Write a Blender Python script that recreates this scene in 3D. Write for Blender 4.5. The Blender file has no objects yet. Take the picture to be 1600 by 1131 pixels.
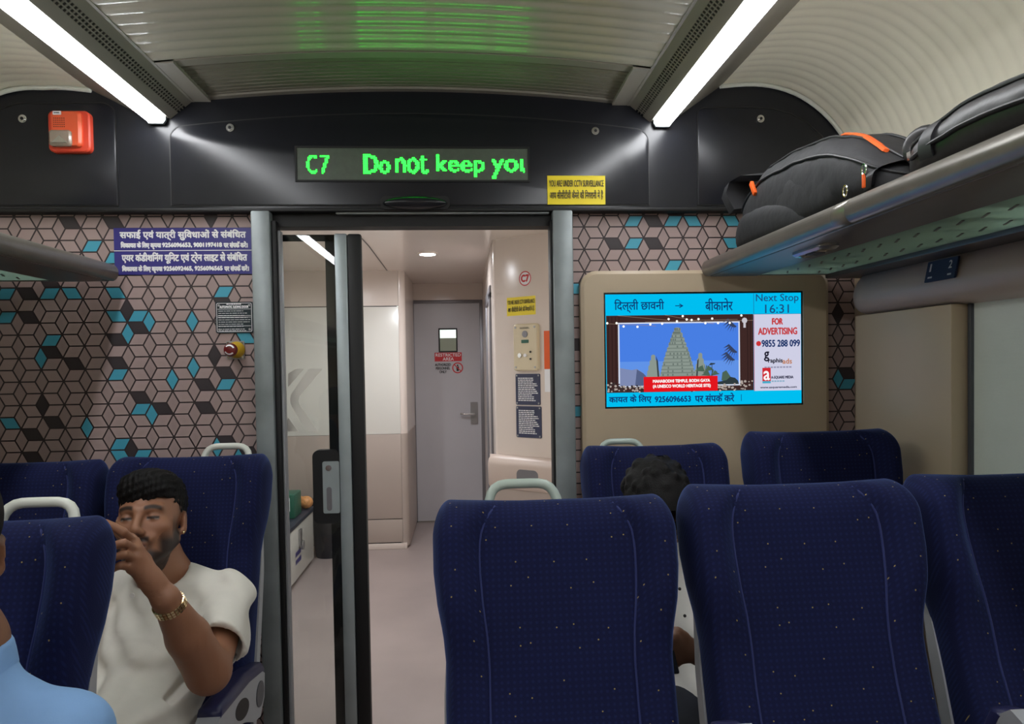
import bpy, bmesh, math, random
import numpy as np
from mathutils import Vector, Matrix

random.seed(7)
SC = bpy.context.scene
COL = SC.collection
PI = math.pi

# ------------------------------------------------------------------ camera
FPX, CXP, CYP = 1100.0, 800.0, 597.0            # focal length and principal point for a 1600x1131 frame
EYE = np.array([0.0, 0.0, 1.41])
_Y = np.array([725 - CXP, CYP - 570, -FPX]); _Y /= np.linalg.norm(_Y)
_Z = np.array([-.0165, 1, .0257]); _Z -= _Y * _Z.dot(_Y); _Z /= np.linalg.norm(_Z)
_X = np.cross(_Y, _Z)
ROT = np.array([_X, _Y, _Z])                    # camera axes -> world

cam_data = bpy.data.cameras.new('camera')
cam_data.sensor_width = 36
cam_data.lens = FPX / 1600 * 36
cam_data.shift_y = (CYP - 565.5) / 1600
cam_data.clip_start = .02
cam = bpy.data.objects.new('camera', cam_data)
COL.objects.link(cam)
M4 = Matrix.Identity(4)
for i in range(3):
    for j in range(3):
        M4[i][j] = ROT[i][j]
    M4[i][3] = EYE[i]
cam.matrix_world = M4
SC.camera = cam

# ------------------------------------------------------------------ world, exposure
SC.view_settings.view_transform = 'Standard'
SC.view_settings.look = 'None'
SC.view_settings.gamma = 1
SC.view_settings.use_curve_mapping = False
SC.view_settings.exposure = 0
world = bpy.data.worlds.new('world'); SC.world = world
world.use_nodes = True
world.node_tree.nodes['Background'].inputs[0].default_value = (.88, .95, .90, 1)
world.node_tree.nodes['Background'].inputs[1].default_value = 1.6    # overcast daylight outside the windows
SC.cycles.use_denoising = True
STRIP = 25.0        # emission of the ceiling light strips
DOWNLIGHT = 540.0

# ------------------------------------------------------------------ pixel -> world helpers (used to measure places on known planes)
def ray(px, py): return ROT @ np.array([px - CXP, CYP - py, -FPX])
def at(px, py, Y): d = ray(px, py); return EYE + d * (Y - EYE[1]) / d[1]
def atx(px, py, X): d = ray(px, py); return EYE + d * (X - EYE[0]) / d[0]
def atz(px, py, Z): d = ray(px, py); return EYE + d * (Z - EYE[2]) / d[2]

# ------------------------------------------------------------------ materials
def lin(c):
    return tuple(((v / 255) / 12.92 if v / 255 <= .04045 else ((v / 255 + .055) / 1.055) ** 2.4) for v in c)
MATS = {}
def mat(name, rgb, rough=.5, metal=0, noise=0, nscale=8, bump=0, bscale=200, sheen=0, coat=0, emit=None, spec=None, trans=0):
    m = bpy.data.materials.new(name); m.use_nodes = True
    nt = m.node_tree; b = nt.nodes['Principled BSDF']
    c = lin(rgb)
    b.inputs['Base Color'].default_value = (*c, 1)
    b.inputs['Roughness'].default_value = rough
    b.inputs['Metallic'].default_value = metal
    if spec is not None: b.inputs['Specular IOR Level'].default_value = spec
    if sheen:
        b.inputs['Sheen Weight'].default_value = sheen
        b.inputs['Sheen Roughness'].default_value = .4
        b.inputs['Sheen Tint'].default_value = (*[min(1, v * 2 + .15) for v in c], 1)
    if coat: b.inputs['Coat Weight'].default_value = coat; b.inputs['Coat Roughness'].default_value = .07
    if trans: b.inputs['Transmission Weight'].default_value = trans
    if emit:
        b.inputs['Emission Color'].default_value = (*c, 1)
        b.inputs['Emission Strength'].default_value = emit
    tc = nt.nodes.new('ShaderNodeTexCoord')
    if noise:
        n = nt.nodes.new('ShaderNodeTexNoise'); n.inputs['Scale'].default_value = nscale; n.inputs['Detail'].default_value = 5
        nt.links.new(tc.outputs['Object'], n.inputs['Vector'])
        r = nt.nodes.new('ShaderNodeMapRange'); r.inputs[1].default_value = .25; r.inputs[2].default_value = .75
        r.inputs[3].default_value = 1 - noise; r.inputs[4].default_value = 1 + noise
        nt.links.new(n.outputs[0], r.inputs[0])
        mx = nt.nodes.new('ShaderNodeVectorMath'); mx.operation = 'SCALE'; mx.inputs[0].default_value = c
        nt.links.new(r.outputs[0], mx.inputs['Scale']); nt.links.new(mx.outputs[0], b.inputs['Base Color'])
    if bump:
        n2 = nt.nodes.new('ShaderNodeTexNoise'); n2.inputs['Scale'].default_value = bscale; n2.inputs['Detail'].default_value = 3
        nt.links.new(tc.outputs['Object'], n2.inputs['Vector'])
        bp = nt.nodes.new('ShaderNodeBump'); bp.inputs['Strength'].default_value = bump; bp.inputs['Distance'].default_value = .002
        nt.links.new(n2.outputs[0], bp.inputs['Height']); nt.links.new(bp.outputs[0], b.inputs['Normal'])
    MATS[name] = m
    return m

def emitter(name, rgb, strength):
    m = bpy.data.materials.new(name); m.use_nodes = True
    nt = m.node_tree; nt.nodes.remove(nt.nodes['Principled BSDF'])
    e = nt.nodes.new('ShaderNodeEmission'); e.inputs[0].default_value = (*lin(rgb), 1); e.inputs[1].default_value = strength
    nt.links.new(e.outputs[0], nt.nodes['Material Output'].inputs[0])
    return m

def glass_mat(name, tint, refl=1.0, rough=.0, ior=1.5, dim=1.0):
    """thin pane: clear transmission plus a Fresnel reflection"""
    m = bpy.data.materials.new(name); m.use_nodes = True
    nt = m.node_tree; nt.nodes.remove(nt.nodes['Principled BSDF'])
    t = nt.nodes.new('ShaderNodeBsdfTransparent'); t.inputs[0].default_value = (*[v * dim for v in tint], 1)
    g = nt.nodes.new('ShaderNodeBsdfGlossy'); g.inputs['Roughness'].default_value = rough
    f = nt.nodes.new('ShaderNodeFresnel'); f.inputs[0].default_value = ior
    x = nt.nodes.new('ShaderNodeMixShader')
    nt.links.new(f.outputs[0], x.inputs[0]); nt.links.new(t.outputs[0], x.inputs[1]); nt.links.new(g.outputs[0], x.inputs[2])
    nt.links.new(x.outputs[0], nt.nodes['Material Output'].inputs[0])
    return m

def seat_fabric():
    """navy moquette: faint woven dots and sparse small ochre flecks"""
    m = bpy.data.materials.new('seat_moquette'); m.use_nodes = True
    nt = m.node_tree; b = nt.nodes['Principled BSDF']; L = nt.links.new
    tc = nt.nodes.new('ShaderNodeTexCoord')
    sp = nt.nodes.new('ShaderNodeSeparateXYZ'); L(tc.outputs['Object'], sp.inputs[0])
    ad = nt.nodes.new('ShaderNodeMath'); ad.operation = 'ADD'; L(sp.outputs['Z'], ad.inputs[0]); L(sp.outputs['Y'], ad.inputs[1])
    cb = nt.nodes.new('ShaderNodeCombineXYZ'); L(sp.outputs['X'], cb.inputs[0]); L(ad.outputs[0], cb.inputs[1])
    def vor(scale, rnd):
        v = nt.nodes.new('ShaderNodeTexVoronoi'); v.voronoi_dimensions = '2D'
        v.inputs['Scale'].default_value = scale; v.inputs['Randomness'].default_value = rnd
        L(cb.outputs[0], v.inputs['Vector']); return v
    def near(v, d0, d1):
        r = nt.nodes.new('ShaderNodeMapRange'); r.inputs[1].default_value = d0; r.inputs[2].default_value = d1
        r.inputs[3].default_value = 1; r.inputs[4].default_value = 0; L(v.outputs['Distance'], r.inputs[0]); return r
    def mixc(a, fac, col):
        x = nt.nodes.new('ShaderNodeMix'); x.data_type = 'RGBA'
        L(fac, x.inputs[0])
        if isinstance(a, tuple): x.inputs[6].default_value = a
        else: L(a, x.inputs[6])
        x.inputs[7].default_value = col; return x.outputs[2]
    n = nt.nodes.new('ShaderNodeTexNoise'); n.inputs['Scale'].default_value = 5; L(tc.outputs['Object'], n.inputs[0])
    base = mixc((*lin((19, 22, 50)), 1), n.outputs[0], (*lin((27, 32, 70)), 1))
    g = near(vor(92, 0), .12, .34)
    g2 = nt.nodes.new('ShaderNodeMath'); g2.operation = 'MULTIPLY'; g2.inputs[1].default_value = .13; L(g.outputs[0], g2.inputs[0])
    c1 = mixc(base, g2.outputs[0], (*lin((52, 70, 138)), 1))
    y = near(vor(17, .9), .014, .028)
    c2 = mixc(c1, y.outputs[0], (*lin((168, 148, 90)), 1))
    L(c2, b.inputs['Base Color'])
    b.inputs['Roughness'].default_value = .9
    b.inputs['Specular IOR Level'].default_value = .15
    b.inputs['Sheen Weight'].default_value = .5
    b.inputs['Sheen Roughness'].default_value = .35
    b.inputs['Sheen Tint'].default_value = (.16, .26, .62, 1)
    n2 = nt.nodes.new('ShaderNodeTexNoise'); n2.inputs['Scale'].default_value = 500; L(tc.outputs['Object'], n2.inputs[0])
    bp = nt.nodes.new('ShaderNodeBump'); bp.inputs['Strength'].default_value = .25; bp.inputs['Distance'].default_value = .002
    L(n2.outputs[0], bp.inputs['Height']); L(bp.outputs[0], b.inputs['Normal'])
    return m

def vcol_mat(name, rough=.5, bump=.15, bscale=300, sss=0):
    m = bpy.data.materials.new(name); m.use_nodes = True
    nt = m.node_tree; b = nt.nodes['Principled BSDF']
    a = nt.nodes.new('ShaderNodeAttribute'); a.attribute_name = 'tone'
    nt.links.new(a.outputs['Color'], b.inputs['Base Color'])
    b.inputs['Roughness'].default_value = rough
    if sss:
        b.inputs['Subsurface Weight'].default_value = sss; b.inputs['Subsurface Radius'].default_value = (.006, .003, .002)
    tc = nt.nodes.new('ShaderNodeTexCoord')
    n2 = nt.nodes.new('ShaderNodeTexNoise'); n2.inputs['Scale'].default_value = bscale
    nt.links.new(tc.outputs['Object'], n2.inputs['Vector'])
    bp = nt.nodes.new('ShaderNodeBump'); bp.inputs['Strength'].default_value = bump; bp.inputs['Distance'].default_value = .001
    nt.links.new(n2.outputs[0], bp.inputs['Height']); nt.links.new(bp.outputs[0], b.inputs['Normal'])
    return m

M = {
    'tile': mat('wallpaper_mauve', (172, 150, 146), .55, noise=.03, nscale=3),
    'tile2': mat('wallpaper_mauve_deep', (162, 141, 137), .55, noise=.03, nscale=3),
    'tile_line': mat('wallpaper_line', (56, 46, 48), .55),
    'tile_teal': mat('wallpaper_teal', (72, 165, 190), .5),
    'tile_dark': mat('wallpaper_dark', (60, 53, 56), .5),
    'black': mat('black_gloss_panel', (30, 31, 36), .25, spec=.36, noise=.1, nscale=5, bump=.012, bscale=9),
    'black_seam': mat('black_matt', (12, 12, 14), .6),
    'rubber': mat('black_rubber', (14, 14, 16), .55),
    'alu': mat('brushed_aluminium', (168, 178, 180), .42, .55, noise=.16, nscale=6),
    'alu_dull': mat('dull_grey_post', (138, 145, 146), .45, .35, noise=.3, nscale=5),
    'chrome': mat('chrome', (215, 215, 215), .15, 1),
    'steel': mat('steel', (170, 170, 172), .3, .9, noise=.1),
    'cove': mat('cream_ribbed_ceiling', (236, 230, 210), .4, noise=.04, nscale=4),
    'ceil': mat('grey_ribbed_ceiling', (196, 190, 172), .3, noise=.05, nscale=4, spec=.5, coat=.5),
    'ceil_frame': mat('ceiling_frame', (150, 145, 134), .45),
    'ceil_grille': mat('ceiling_mesh', (134, 128, 116), .6, noise=.15, nscale=5),
    'grille_dark': mat('vent_dark', (50, 48, 46), .6),
    'housing': mat('lamp_housing_grey', (150, 146, 136), .4),
    'beige': mat('beige_panel', (190, 172, 146), .42, noise=.03, nscale=3),
    'valance': mat('taupe_valance', (206, 188, 176), .4, noise=.04, nscale=3),
    'rack_metal': mat('rack_grey_metal', (128, 122, 112), .3, .5, noise=.12, nscale=20),
    'rack_dark': mat('rack_dark_underside', (96, 88, 82), .35, .3),
    'shell': mat('pale_grey_seat_shell', (158, 160, 164), .45),
    'shell_dark': mat('dark_grey_plastic', (72, 74, 80), .45),
    'handle_cream': mat('cream_handle_plastic', (214, 216, 206), .35),
    'handle_green': mat('greenish_handle_plastic', (176, 190, 180), .35),
    'seat': seat_fabric(),
    'piping': mat('seat_piping', (38, 48, 100), .9, sheen=.3),
    'arm_pad': mat('navy_vinyl', (36, 38, 74), .4),
    'floor': mat('vinyl_floor', (166, 152, 148), .33, noise=.12, nscale=2.4, bump=.05, bscale=400),
    'cream': mat('cream_gloss_laminate', (230, 217, 207), .18, noise=.02, nscale=3),
    'white_lam': mat('white_laminate', (232, 230, 222), .22, noise=.02, nscale=3),
    'brown_lam': mat('taupe_laminate', (180, 166, 156), .35, noise=.03, nscale=3),
    'door_grey': mat('pale_grey_door', (198, 196, 200), .3, noise=.03, nscale=3),
    'frame_grey': mat('grey_door_frame', (130, 128, 132), .35, .4),
    'blind': None,
    'white': mat('white_print', (244, 244, 246), .5),
    'blue_sign': mat('indigo_sign', (50, 45, 128), .4),
    'yellow': mat('yellow_sticker', (246, 222, 20), .45),
    'print_black': mat('black_print', (22, 20, 20), .5),
    'red': mat('red_print', (205, 32, 40), .45),
    'notice': mat('dark_green_plate', (20, 40, 48), .4),
    'notice_blue': mat('navy_notice', (52, 56, 84), .25, noise=.2, nscale=12),
    'orange': mat('orange_red_plastic', (236, 98, 60), .35),
    'orange_dark': mat('orange_base_plastic', (222, 76, 52), .4),
    'orange_trim': mat('orange_trim', (236, 96, 26), .5),
    'lens': mat('clear_strobe_lens', (176, 164, 148), .12, trans=.3),
    'seat_plate': mat('blue_seat_plate', (48, 60, 94), .4),
    'collar': mat('yellow_collar', (216, 174, 44), .4),
    'red_button': mat('dark_red_button', (110, 26, 26), .35),
    'bag': mat('black_backpack_cloth', (31, 31, 34), .75, noise=.15, nscale=20, bump=.8, bscale=38),
    'bag2': mat('black_bag_nylon', (33, 32, 33), .42, noise=.12, nscale=14, bump=.6, bscale=26),
    'bag_trim': mat('bag_piping', (24, 24, 27), .5),
    'intercom': mat('cream_intercom', (222, 208, 176), .4),
    'skin': vcol_mat('skin', .5, .12, 350, .06),
    'hair': mat('black_hair', (14, 12, 12), .6, bump=.6, bscale=420, spec=.18),
    'hair_curl': mat('black_curly_hair', (17, 15, 15), .65, bump=.8, bscale=260, spec=.2),
    'shirt': mat('off_white_jersey', (222, 218, 208), .85, noise=.03, nscale=30, bump=.15, bscale=700, sheen=.15),
    'shirt_white': mat('white_cotton', (228, 226, 220), .85, noise=.03, nscale=30),
    'shirt_blue': mat('sky_blue_cotton', (128, 168, 216), .85, noise=.03, nscale=30, bump=.15, bscale=700, sheen=.1),
    'denim': mat('dark_trousers', (44, 47, 58), .85, noise=.15, nscale=30),
    'shoe': mat('black_shoe', (28, 28, 30), .5),
    'gold': mat('steel_and_gold_watch', (226, 206, 164), .25, .95),
    'phone': mat('phone_black', (22, 22, 26), .2),
    'bin_black': mat('black_bin', (46, 45, 48), .5),
    'counter_top': mat('dark_blue_cover', (42, 48, 62), .5, noise=.2),
    'green_pack': mat('green_packet', (36, 96, 76), .4),
    'orange_pack': mat('snack_packet', (214, 150, 90), .45, noise=.4, nscale=60),
    'lamp': emitter('lamp_white', (250, 252, 255), STRIP),
    'downlamp': emitter('downlight_white', (246, 249, 255), DOWNLIGHT),
    'led': emitter('led_green', (20, 255, 34), 16.0),
    'led_board': mat('led_board', (86, 96, 84), .35, noise=.1, nscale=60),
    'pane': glass_mat('door_glass', (.90, .92, .91)),
    'rack_glass': None,
    'sticker_grey': mat('frosted_grey_film', (226, 222, 212), .6),
}

def mottled_blind():
    m = mat('woven_blind', (222, 224, 218), .7, noise=.05, nscale=9)
    nt = m.node_tree; b = nt.nodes['Principled BSDF']
    t = nt.nodes.new('ShaderNodeBsdfTranslucent'); t.inputs[0].default_value = (.80, .83, .79, 1)
    x = nt.nodes.new('ShaderNodeMixShader'); x.inputs[0].default_value = .3
    nt.links.new(b.outputs[0], x.inputs[1]); nt.links.new(t.outputs[0], x.inputs[2])
    nt.links.new(x.outputs[0], nt.nodes['Material Output'].inputs[0])
    tc = nt.nodes.new('ShaderNodeTexCoord')
    wv = nt.nodes.new('ShaderNodeTexWave'); wv.wave_type = 'BANDS'; wv.bands_direction = 'Z'; wv.inputs['Scale'].default_value = 90
    wv.inputs['Distortion'].default_value = 3
    nt.links.new(tc.outputs['Object'], wv.inputs['Vector'])
    bp = nt.nodes.new('ShaderNodeBump'); bp.inputs['Strength'].default_value = .3; bp.inputs['Distance'].default_value = .001
    nt.links.new(wv.outputs['Fac'], bp.inputs['Height']); nt.links.new(bp.outputs[0], b.inputs['Normal'])
    return m
M['blind'] = mottled_blind()
def rack_glass_mat():
    m = mat('frosted_rack_glass', (150, 172, 160), .35)
    nt = m.node_tree; b = nt.nodes['Principled BSDF']
    t = nt.nodes.new('ShaderNodeBsdfTranslucent'); t.inputs[0].default_value = (.62, .78, .70, 1)
    x = nt.nodes.new('ShaderNodeMixShader'); x.inputs[0].default_value = .6
    nt.links.new(b.outputs[0], x.inputs[1]); nt.links.new(t.outputs[0], x.inputs[2])
    nt.links.new(x.outputs[0], nt.nodes['Material Output'].inputs[0])
    return m
M['rack_glass'] = rack_glass_mat()

# ------------------------------------------------------------------ geometry collector
class G:
    def __init__(s): s.v = []; s.f = []; s.m = []
    def add(s, v, f, m=0):
        o = len(s.v); s.v += [tuple(map(float, p)) for p in v]
        s.f += [tuple(i + o for i in q) for q in f]; s.m += [m] * len(f); return s
    def bmesh_add(s, bm, m=0):
        bm.verts.index_update()
        s.add([v.co[:] for v in bm.verts], [[v.index for v in f.verts] for f in bm.faces], m); bm.free(); return s
    def box(s, lo, hi, bev=0, seg=2, m=0, rot=None):
        bm = bmesh.new(); bmesh.ops.create_cube(bm, size=1)
        c = [(a + b) / 2 for a, b in zip(lo, hi)]
        for v in bm.verts:
            v.co = Vector([v.co[i] * (hi[i] - lo[i]) for i in range(3)])
        if bev: bmesh.ops.bevel(bm, geom=bm.edges[:], offset=bev, segments=seg, profile=.5, affect='EDGES', clamp_overlap=True)
        for v in bm.verts:
            p = v.co
            if rot is not None: p = rot @ p
            v.co = p + Vector(c)
        return s.bmesh_add(bm, m)
    def tube(s, path, r, n=12, closed=False, m=0, cap=True):
        P = [Vector(p) for p in path]; k = len(P)
        rs = r if isinstance(r, (list, tuple)) else [r] * k
        up = None; rings = []
        for i in range(k):
            a = P[(i - 1) % k] if (closed or i > 0) else P[i]
            b = P[(i + 1) % k] if (closed or i < k - 1) else P[i]
            t = (b - a).normalized()
            if up is None:
                up = Vector((0, 0, 1)) if abs(t.z) < .9 else Vector((1, 0, 0))
            x = t.cross(up)
            if x.length < 1e-6: x = t.orthogonal()
            x.normalize(); y = x.cross(t).normalized(); up = y
            rings.append([P[i] + rs[i] * (math.cos(2 * PI * j / n) * x + math.sin(2 * PI * j / n) * y) for j in range(n)])
        return s.loft(rings, cap=cap and not closed, wrap=closed, m=m)
    def loft(s, rings, cap=True, wrap=False, m=0):
        n = len(rings[0]); k = len(rings); v = [p for r in rings for p in r]; f = []
        for i in range(k if wrap else k - 1):
            a = i * n; b = ((i + 1) % k) * n
            for j in range(n):
                f.append((a + j, a + (j + 1) % n, b + (j + 1) % n, b + j))
        if cap:
            f.append(tuple(range(n - 1, -1, -1))); f.append(tuple(range((k - 1) * n, k * n)))
        return s.add(v, f, m)
    def cyl(s, p0, p1, r, n=20, m=0, r1=None):
        return s.tube([p0, p1], [r, r if r1 is None else r1], n, m=m)
    def prism(s, poly, d0, d1, axis='y', m=0):
        """poly in the plane across `axis`, pushed from d0 to d1 along it"""
        mk = {'y': lambda a, b, d: (a, d, b), 'x': lambda a, b, d: (d, a, b), 'z': lambda a, b, d: (a, b, d)}[axis]
        return s.loft([[mk(a, b, d0) for a, b in poly], [mk(a, b, d1) for a, b in poly]], m=m)
    def disc(s, c, r, thick, axis='y', n=24, m=0):
        d = {'y': (0, thick, 0), 'x': (thick, 0, 0), 'z': (0, 0, thick)}[axis]
        return s.cyl(c, [a + b for a, b in zip(c, d)], r, n, m)
    def ell(s, c, rad, nu=20, nv=12, m=0):
        rings = []
        for i in range(nv + 1):
            th = PI * (.02 + .96 * i / nv)
            rings.append([(c[0] + rad[0] * math.sin(th) * math.cos(2 * PI * j / nu), c[1] + rad[1] * math.sin(th) * math.sin(2 * PI * j / nu), c[2] + rad[2] * math.cos(th)) for j in range(nu)])
        return s.loft(rings, m=m)

def rrect(x0, x1, z0, z1, r, n=6):
    out = []
    for cx, cz, a0 in ((x1 - r, z1 - r, 0), (x0 + r, z1 - r, 90), (x0 + r, z0 + r, 180), (x1 - r, z0 + r, 270)):
        for k in range(n + 1):
            a = math.radians(a0 + 90 * k / n); out.append((cx + r * math.cos(a), cz + r * math.sin(a)))
    return out

# ------------------------------------------------------------------ objects
def wloc(o):
    p = Vector((0, 0, 0))
    while o is not None: p += o.location; o = o.parent
    return p
def mesh_of(name, v, f, mats, mi=None, smooth=35):
    me = bpy.data.meshes.new(name)
    me.from_pydata([tuple(p) for p in v], [], f)
    for m in (mats if isinstance(mats, (list, tuple)) else [mats]): me.materials.append(m)
    if mi is not None: me.polygons.foreach_set('material_index', mi)
    bm = bmesh.new(); bm.from_mesh(me); bmesh.ops.recalc_face_normals(bm, faces=bm.faces[:]); bm.to_mesh(me); bm.free()
    if smooth:
        me.shade_smooth()
        if smooth < 180: me.set_sharp_from_angle(angle=math.radians(smooth))
    me.update(); return me
def obj(name, g, mats, parent=None, smooth=35):
    """one mesh object; geometry is given in world coordinates, the origin goes to its base (or follows its parent)"""
    if parent is None:
        a = np.array(g.v); o0 = Vector(((a[:, 0].min() + a[:, 0].max()) / 2, (a[:, 1].min() + a[:, 1].max()) / 2, a[:, 2].min()))
    else: o0 = wloc(parent)
    me = mesh_of(name, [(p[0] - o0.x, p[1] - o0.y, p[2] - o0.z) for p in g.v], g.f, mats, g.m, smooth)
    o = bpy.data.objects.new(name, me); COL.objects.link(o)
    if parent is None: o.location = o0
    else: o.parent = parent
    return o
def tag(o, label, cat, group=None):
    o['label'] = label; o['category'] = cat
    if group: o['group'] = group
    return o
def thing(name, label, cat, loc=(0, 0, 0), group=None):
    o = bpy.data.objects.new(name, None); COL.objects.link(o); o.location = loc
    o.empty_display_size = .05
    return tag(o, label, cat, group)
def struct(name, g, mats, parent=None, smooth=35):
    o = obj(name, g, mats, parent, smooth)
    if parent is None: o['kind'] = 'structure'
    return o
def copy_tree(o, parent=None):
    c = o.copy(); COL.objects.link(c); c.parent = parent
    for ch in list(o.children): copy_tree(ch, c)
    return c

# ------------------------------------------------------------------ lettering
def text_outline(body):
    cu = bpy.data.curves.new('glyphs', 'FONT'); cu.body = body; cu.size = 1; cu.resolution_u = 3
    ob = bpy.data.objects.new('glyphs', cu); COL.objects.link(ob)
    me = ob.to_mesh()
    v = [(p.co.x, p.co.y) for p in me.vertices]; f = [tuple(p.vertices) for p in me.polygons]
    ob.to_mesh_clear(); bpy.data.objects.remove(ob); bpy.data.curves.remove(cu)
    return v, f
def write(g, body, x0, x1, z0, z1, frame, bold=0, m=0, slant=0):
    """lettering fitted into the box x0..x1, z0..z1 of a flat surface; frame maps (x, z) to world"""
    v, f = text_outline(body)
    if not v: return
    a = np.array(v); mn = a.min(0); mx = a.max(0)
    par = list(range(len(v)))
    def root(i):
        while par[i] != i: par[i] = par[par[i]]; i = par[i]
        return i
    for q in f:
        for i in q[1:]: par[root(i)] = root(q[0])
    ids = {}; comp = [ids.setdefault(root(i), len(ids)) for i in range(len(v))]      # one tiny step of relief per glyph so strokes never coincide
    O = np.array(frame(0, 0)); nrm = np.cross(np.array(frame(1, 0)) - O, np.array(frame(0, 1)) - O); nrm /= np.linalg.norm(nrm)
    for ci, (dx, dz) in enumerate([(0, 0)] if not bold else [(-bold, 0), (bold, 0), (0, bold), (0, -bold)]):
        out = []; vi = 0
        for px, pz in v:
            tx = (px - mn[0]) / (mx[0] - mn[0]); tz = (pz - mn[1]) / (mx[1] - mn[1])
            out.append(tuple(np.array(frame(x0 + tx * (x1 - x0) + dx + slant * tz * (z1 - z0), z0 + tz * (z1 - z0) + dz)) + nrm * (.00005 * (comp[vi] % 5) + .00028 * ci))); vi += 1
        g.add(out, f, m)
def on_wall(Y): return lambda x, z: (x, Y, z)
def bars(g, x0, x1, z0, z1, frame, rows, m=0, seed=1, fill=.5):
    """rows of print too small to read"""
    rn = random.Random(seed); h = (z1 - z0) / rows
    for r in range(rows):
        x = x0; zc = z1 - (r + .5) * h; end = x0 + (x1 - x0) * rn.uniform(.7, 1)
        while x < end:
            w = min(rn.uniform(.04, .16) * (x1 - x0), end - x)
            p = [(x, zc - h * fill / 2), (x + w, zc - h * fill / 2), (x + w, zc + h * fill / 2), (x, zc + h * fill / 2)]
            g.add([frame(*q) for q in p], [(0, 1, 2, 3)], m); x += w + (x1 - x0) * .02
def plate(g, x0, x1, z0, z1, Y, th=.003, r=.0, m=0):
    g.prism(rrect(x0, x1, z0, z1, r) if r else [(x0, z0), (x1, z0), (x1, z1), (x0, z1)], Y, Y - th, 'y', m); return g
# ================================================================== THE COACH SHELL
CXC = -.147                       # centre line of the coach
YW = 2.44                         # patterned end wall
YF = 2.40                         # black bulkhead panel above it
YB = -5.0                         # far end of the coach, behind the camera

g = G(); g.box((-1.75, YB, -.08), (1.5, 6.6, 0))
struct('floor', g, M['floor'])

# ---- patterned wall: tumbling-block tiles laid as inset faces
TW, TH, THW = .0702, .0778, .0212
star0 = at(371.6, 662.8, YW)
def tiles():
    out = []
    for i in range(-40, 40):
        for j in range(-40, 40):
            x = star0[0] + i * TW; z = star0[2] + (j + (.5 if i % 2 else 0)) * TH
            out.append(('d', [(x, z), (x + THW, z + TH / 2), (x, z + TH), (x - THW, z + TH / 2)]))
            out.append(('u', [(x, z), (x + TW - THW, z), (x + TW, z + TH / 2), (x + THW, z + TH / 2)]))
            out.append(('l', [(x, z), (x + THW, z - TH / 2), (x + TW, z - TH / 2), (x + TW - THW, z)]))
    return out
TILES = tiles()
TC = np.array([np.mean(p, axis=0) for _, p in TILES])
TONE = {}
def colour_tiles(pts, c):
    for px, py in pts:
        w = at(px, py, YW); TONE[int(np.argmin(np.hypot(TC[:, 0] - w[0], TC[:, 1] - w[2])))] = c
cl = lambda pts: [(x / 2.57, 320 + y / 2.57) for x, y in pts]
cr = lambda pts: [(950 + x / 2.4615, y / 2.4615) for x, y in pts]
colour_tiles(cl([(275, 65), (450, 62), (840, 50), (190, 300), (110, 350), (890, 378), (505, 410), (110, 445), (555, 490), (465, 535), (195, 585), (860, 600), (295, 632), (470, 632), (905, 670), (820, 720), (560, 770), (165, 800), (650, 815), (820, 815), (210, 872), (130, 920), (910, 950), (523, 985), (130, 1012), (1000, 990)]), 'tile_dark')
colour_tiles(cl([(370, 155), (448, 195), (20, 350), (195, 350), (285, 348), (460, 345), (895, 345), (20, 445), (455, 443), (555, 443), (592, 465), (768, 463), (507, 512), (203, 540), (985, 530), (160, 607), (775, 650), (468, 678), (690, 700), (905, 718), (565, 820), (605, 843), (35, 873), (347, 890), (480, 960), (485, 1000), (570, 1000), (870, 960), (960, 990)]), 'tile_teal')
colour_tiles(cr([(185, 858), (30, 945), (190, 945), (255, 818)]) + [(1250 + 185 / 2.514, 350 + 600 / 2.514), (398, 921), (900, 545), (903, 650), (1302, 490)], 'tile_dark')
colour_tiles(cr([(100, 858), (252, 858), (325, 858), (465, 858), (100, 945), (470, 938), (258, 1022)]) + [(1250 + 145 / 2.514, 350 + 625 / 2.514), (1250 + 185 / 2.514, 350 + 640 / 2.514), (901, 455), (902, 645)], 'tile_teal')
def clip(poly, x0, x1, z0, z1):
    def cut(P, ins, inter):
        out = []
        for a, b in zip(P, P[1:] + P[:1]):
            ia, ib = ins(a), ins(b)
            if ia: out.append(a)
            if ia != ib: out.append(inter(a, b))
        return out
    for ax, v, sg in ((0, x0, 1), (0, x1, -1), (1, z0, 1), (1, z1, -1)):
        if not poly: return poly
        def inter(a, b, ax=ax, v=v):
            t = (v - a[ax]) / (b[ax] - a[ax]); return tuple(a[k] + t * (b[k] - a[k]) for k in (0, 1))
        poly = cut(poly, lambda p, ax=ax, v=v, sg=sg: (p[ax] - v) * sg >= 0, inter)
    return poly
TMAT = ['tile_line', 'tile', 'tile2', 'tile_teal', 'tile_dark']
def pattern_wall(name, x0, x1, z0, z1):
    g = G(); g.box((x0, YW, z0), (x1, YW + .03, z1), m=0)
    hl = .0048
    for k, (kind, p) in enumerate(TILES):
        if not (x0 - .1 < TC[k][0] < x1 + .1 and z0 - .1 < TC[k][1] < z1 + .1): continue
        q = []                                           # inset by half a line
        n = 4
        for a in range(4):
            A, B, C = np.array(p[a - 1]), np.array(p[a]), np.array(p[(a + 1) % 4])
            e1 = (B - A) / np.linalg.norm(B - A); e2 = (C - B) / np.linalg.norm(C - B)
            s = abs(e1[0] * e2[1] - e1[1] * e2[0])
            q.append(tuple(B + (e2 - e1) * hl / 2 / s * 1.0))
        q = clip(q, x0 + .001, x1 - .001, z0 + .001, z1 - .001)
        if len(q) < 3: continue
        mi = TMAT.index(TONE.get(k, 'tile2' if kind == 'd' else 'tile'))
        g.add([(a, YW - .0012, b) for a, b in q], [tuple(range(len(q)))], mi)
    return struct(name, g, [M[t] for t in TMAT], smooth=0)
pattern_wall('wall_front_left', -1.735, -.69, 0, 1.95)
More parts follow.
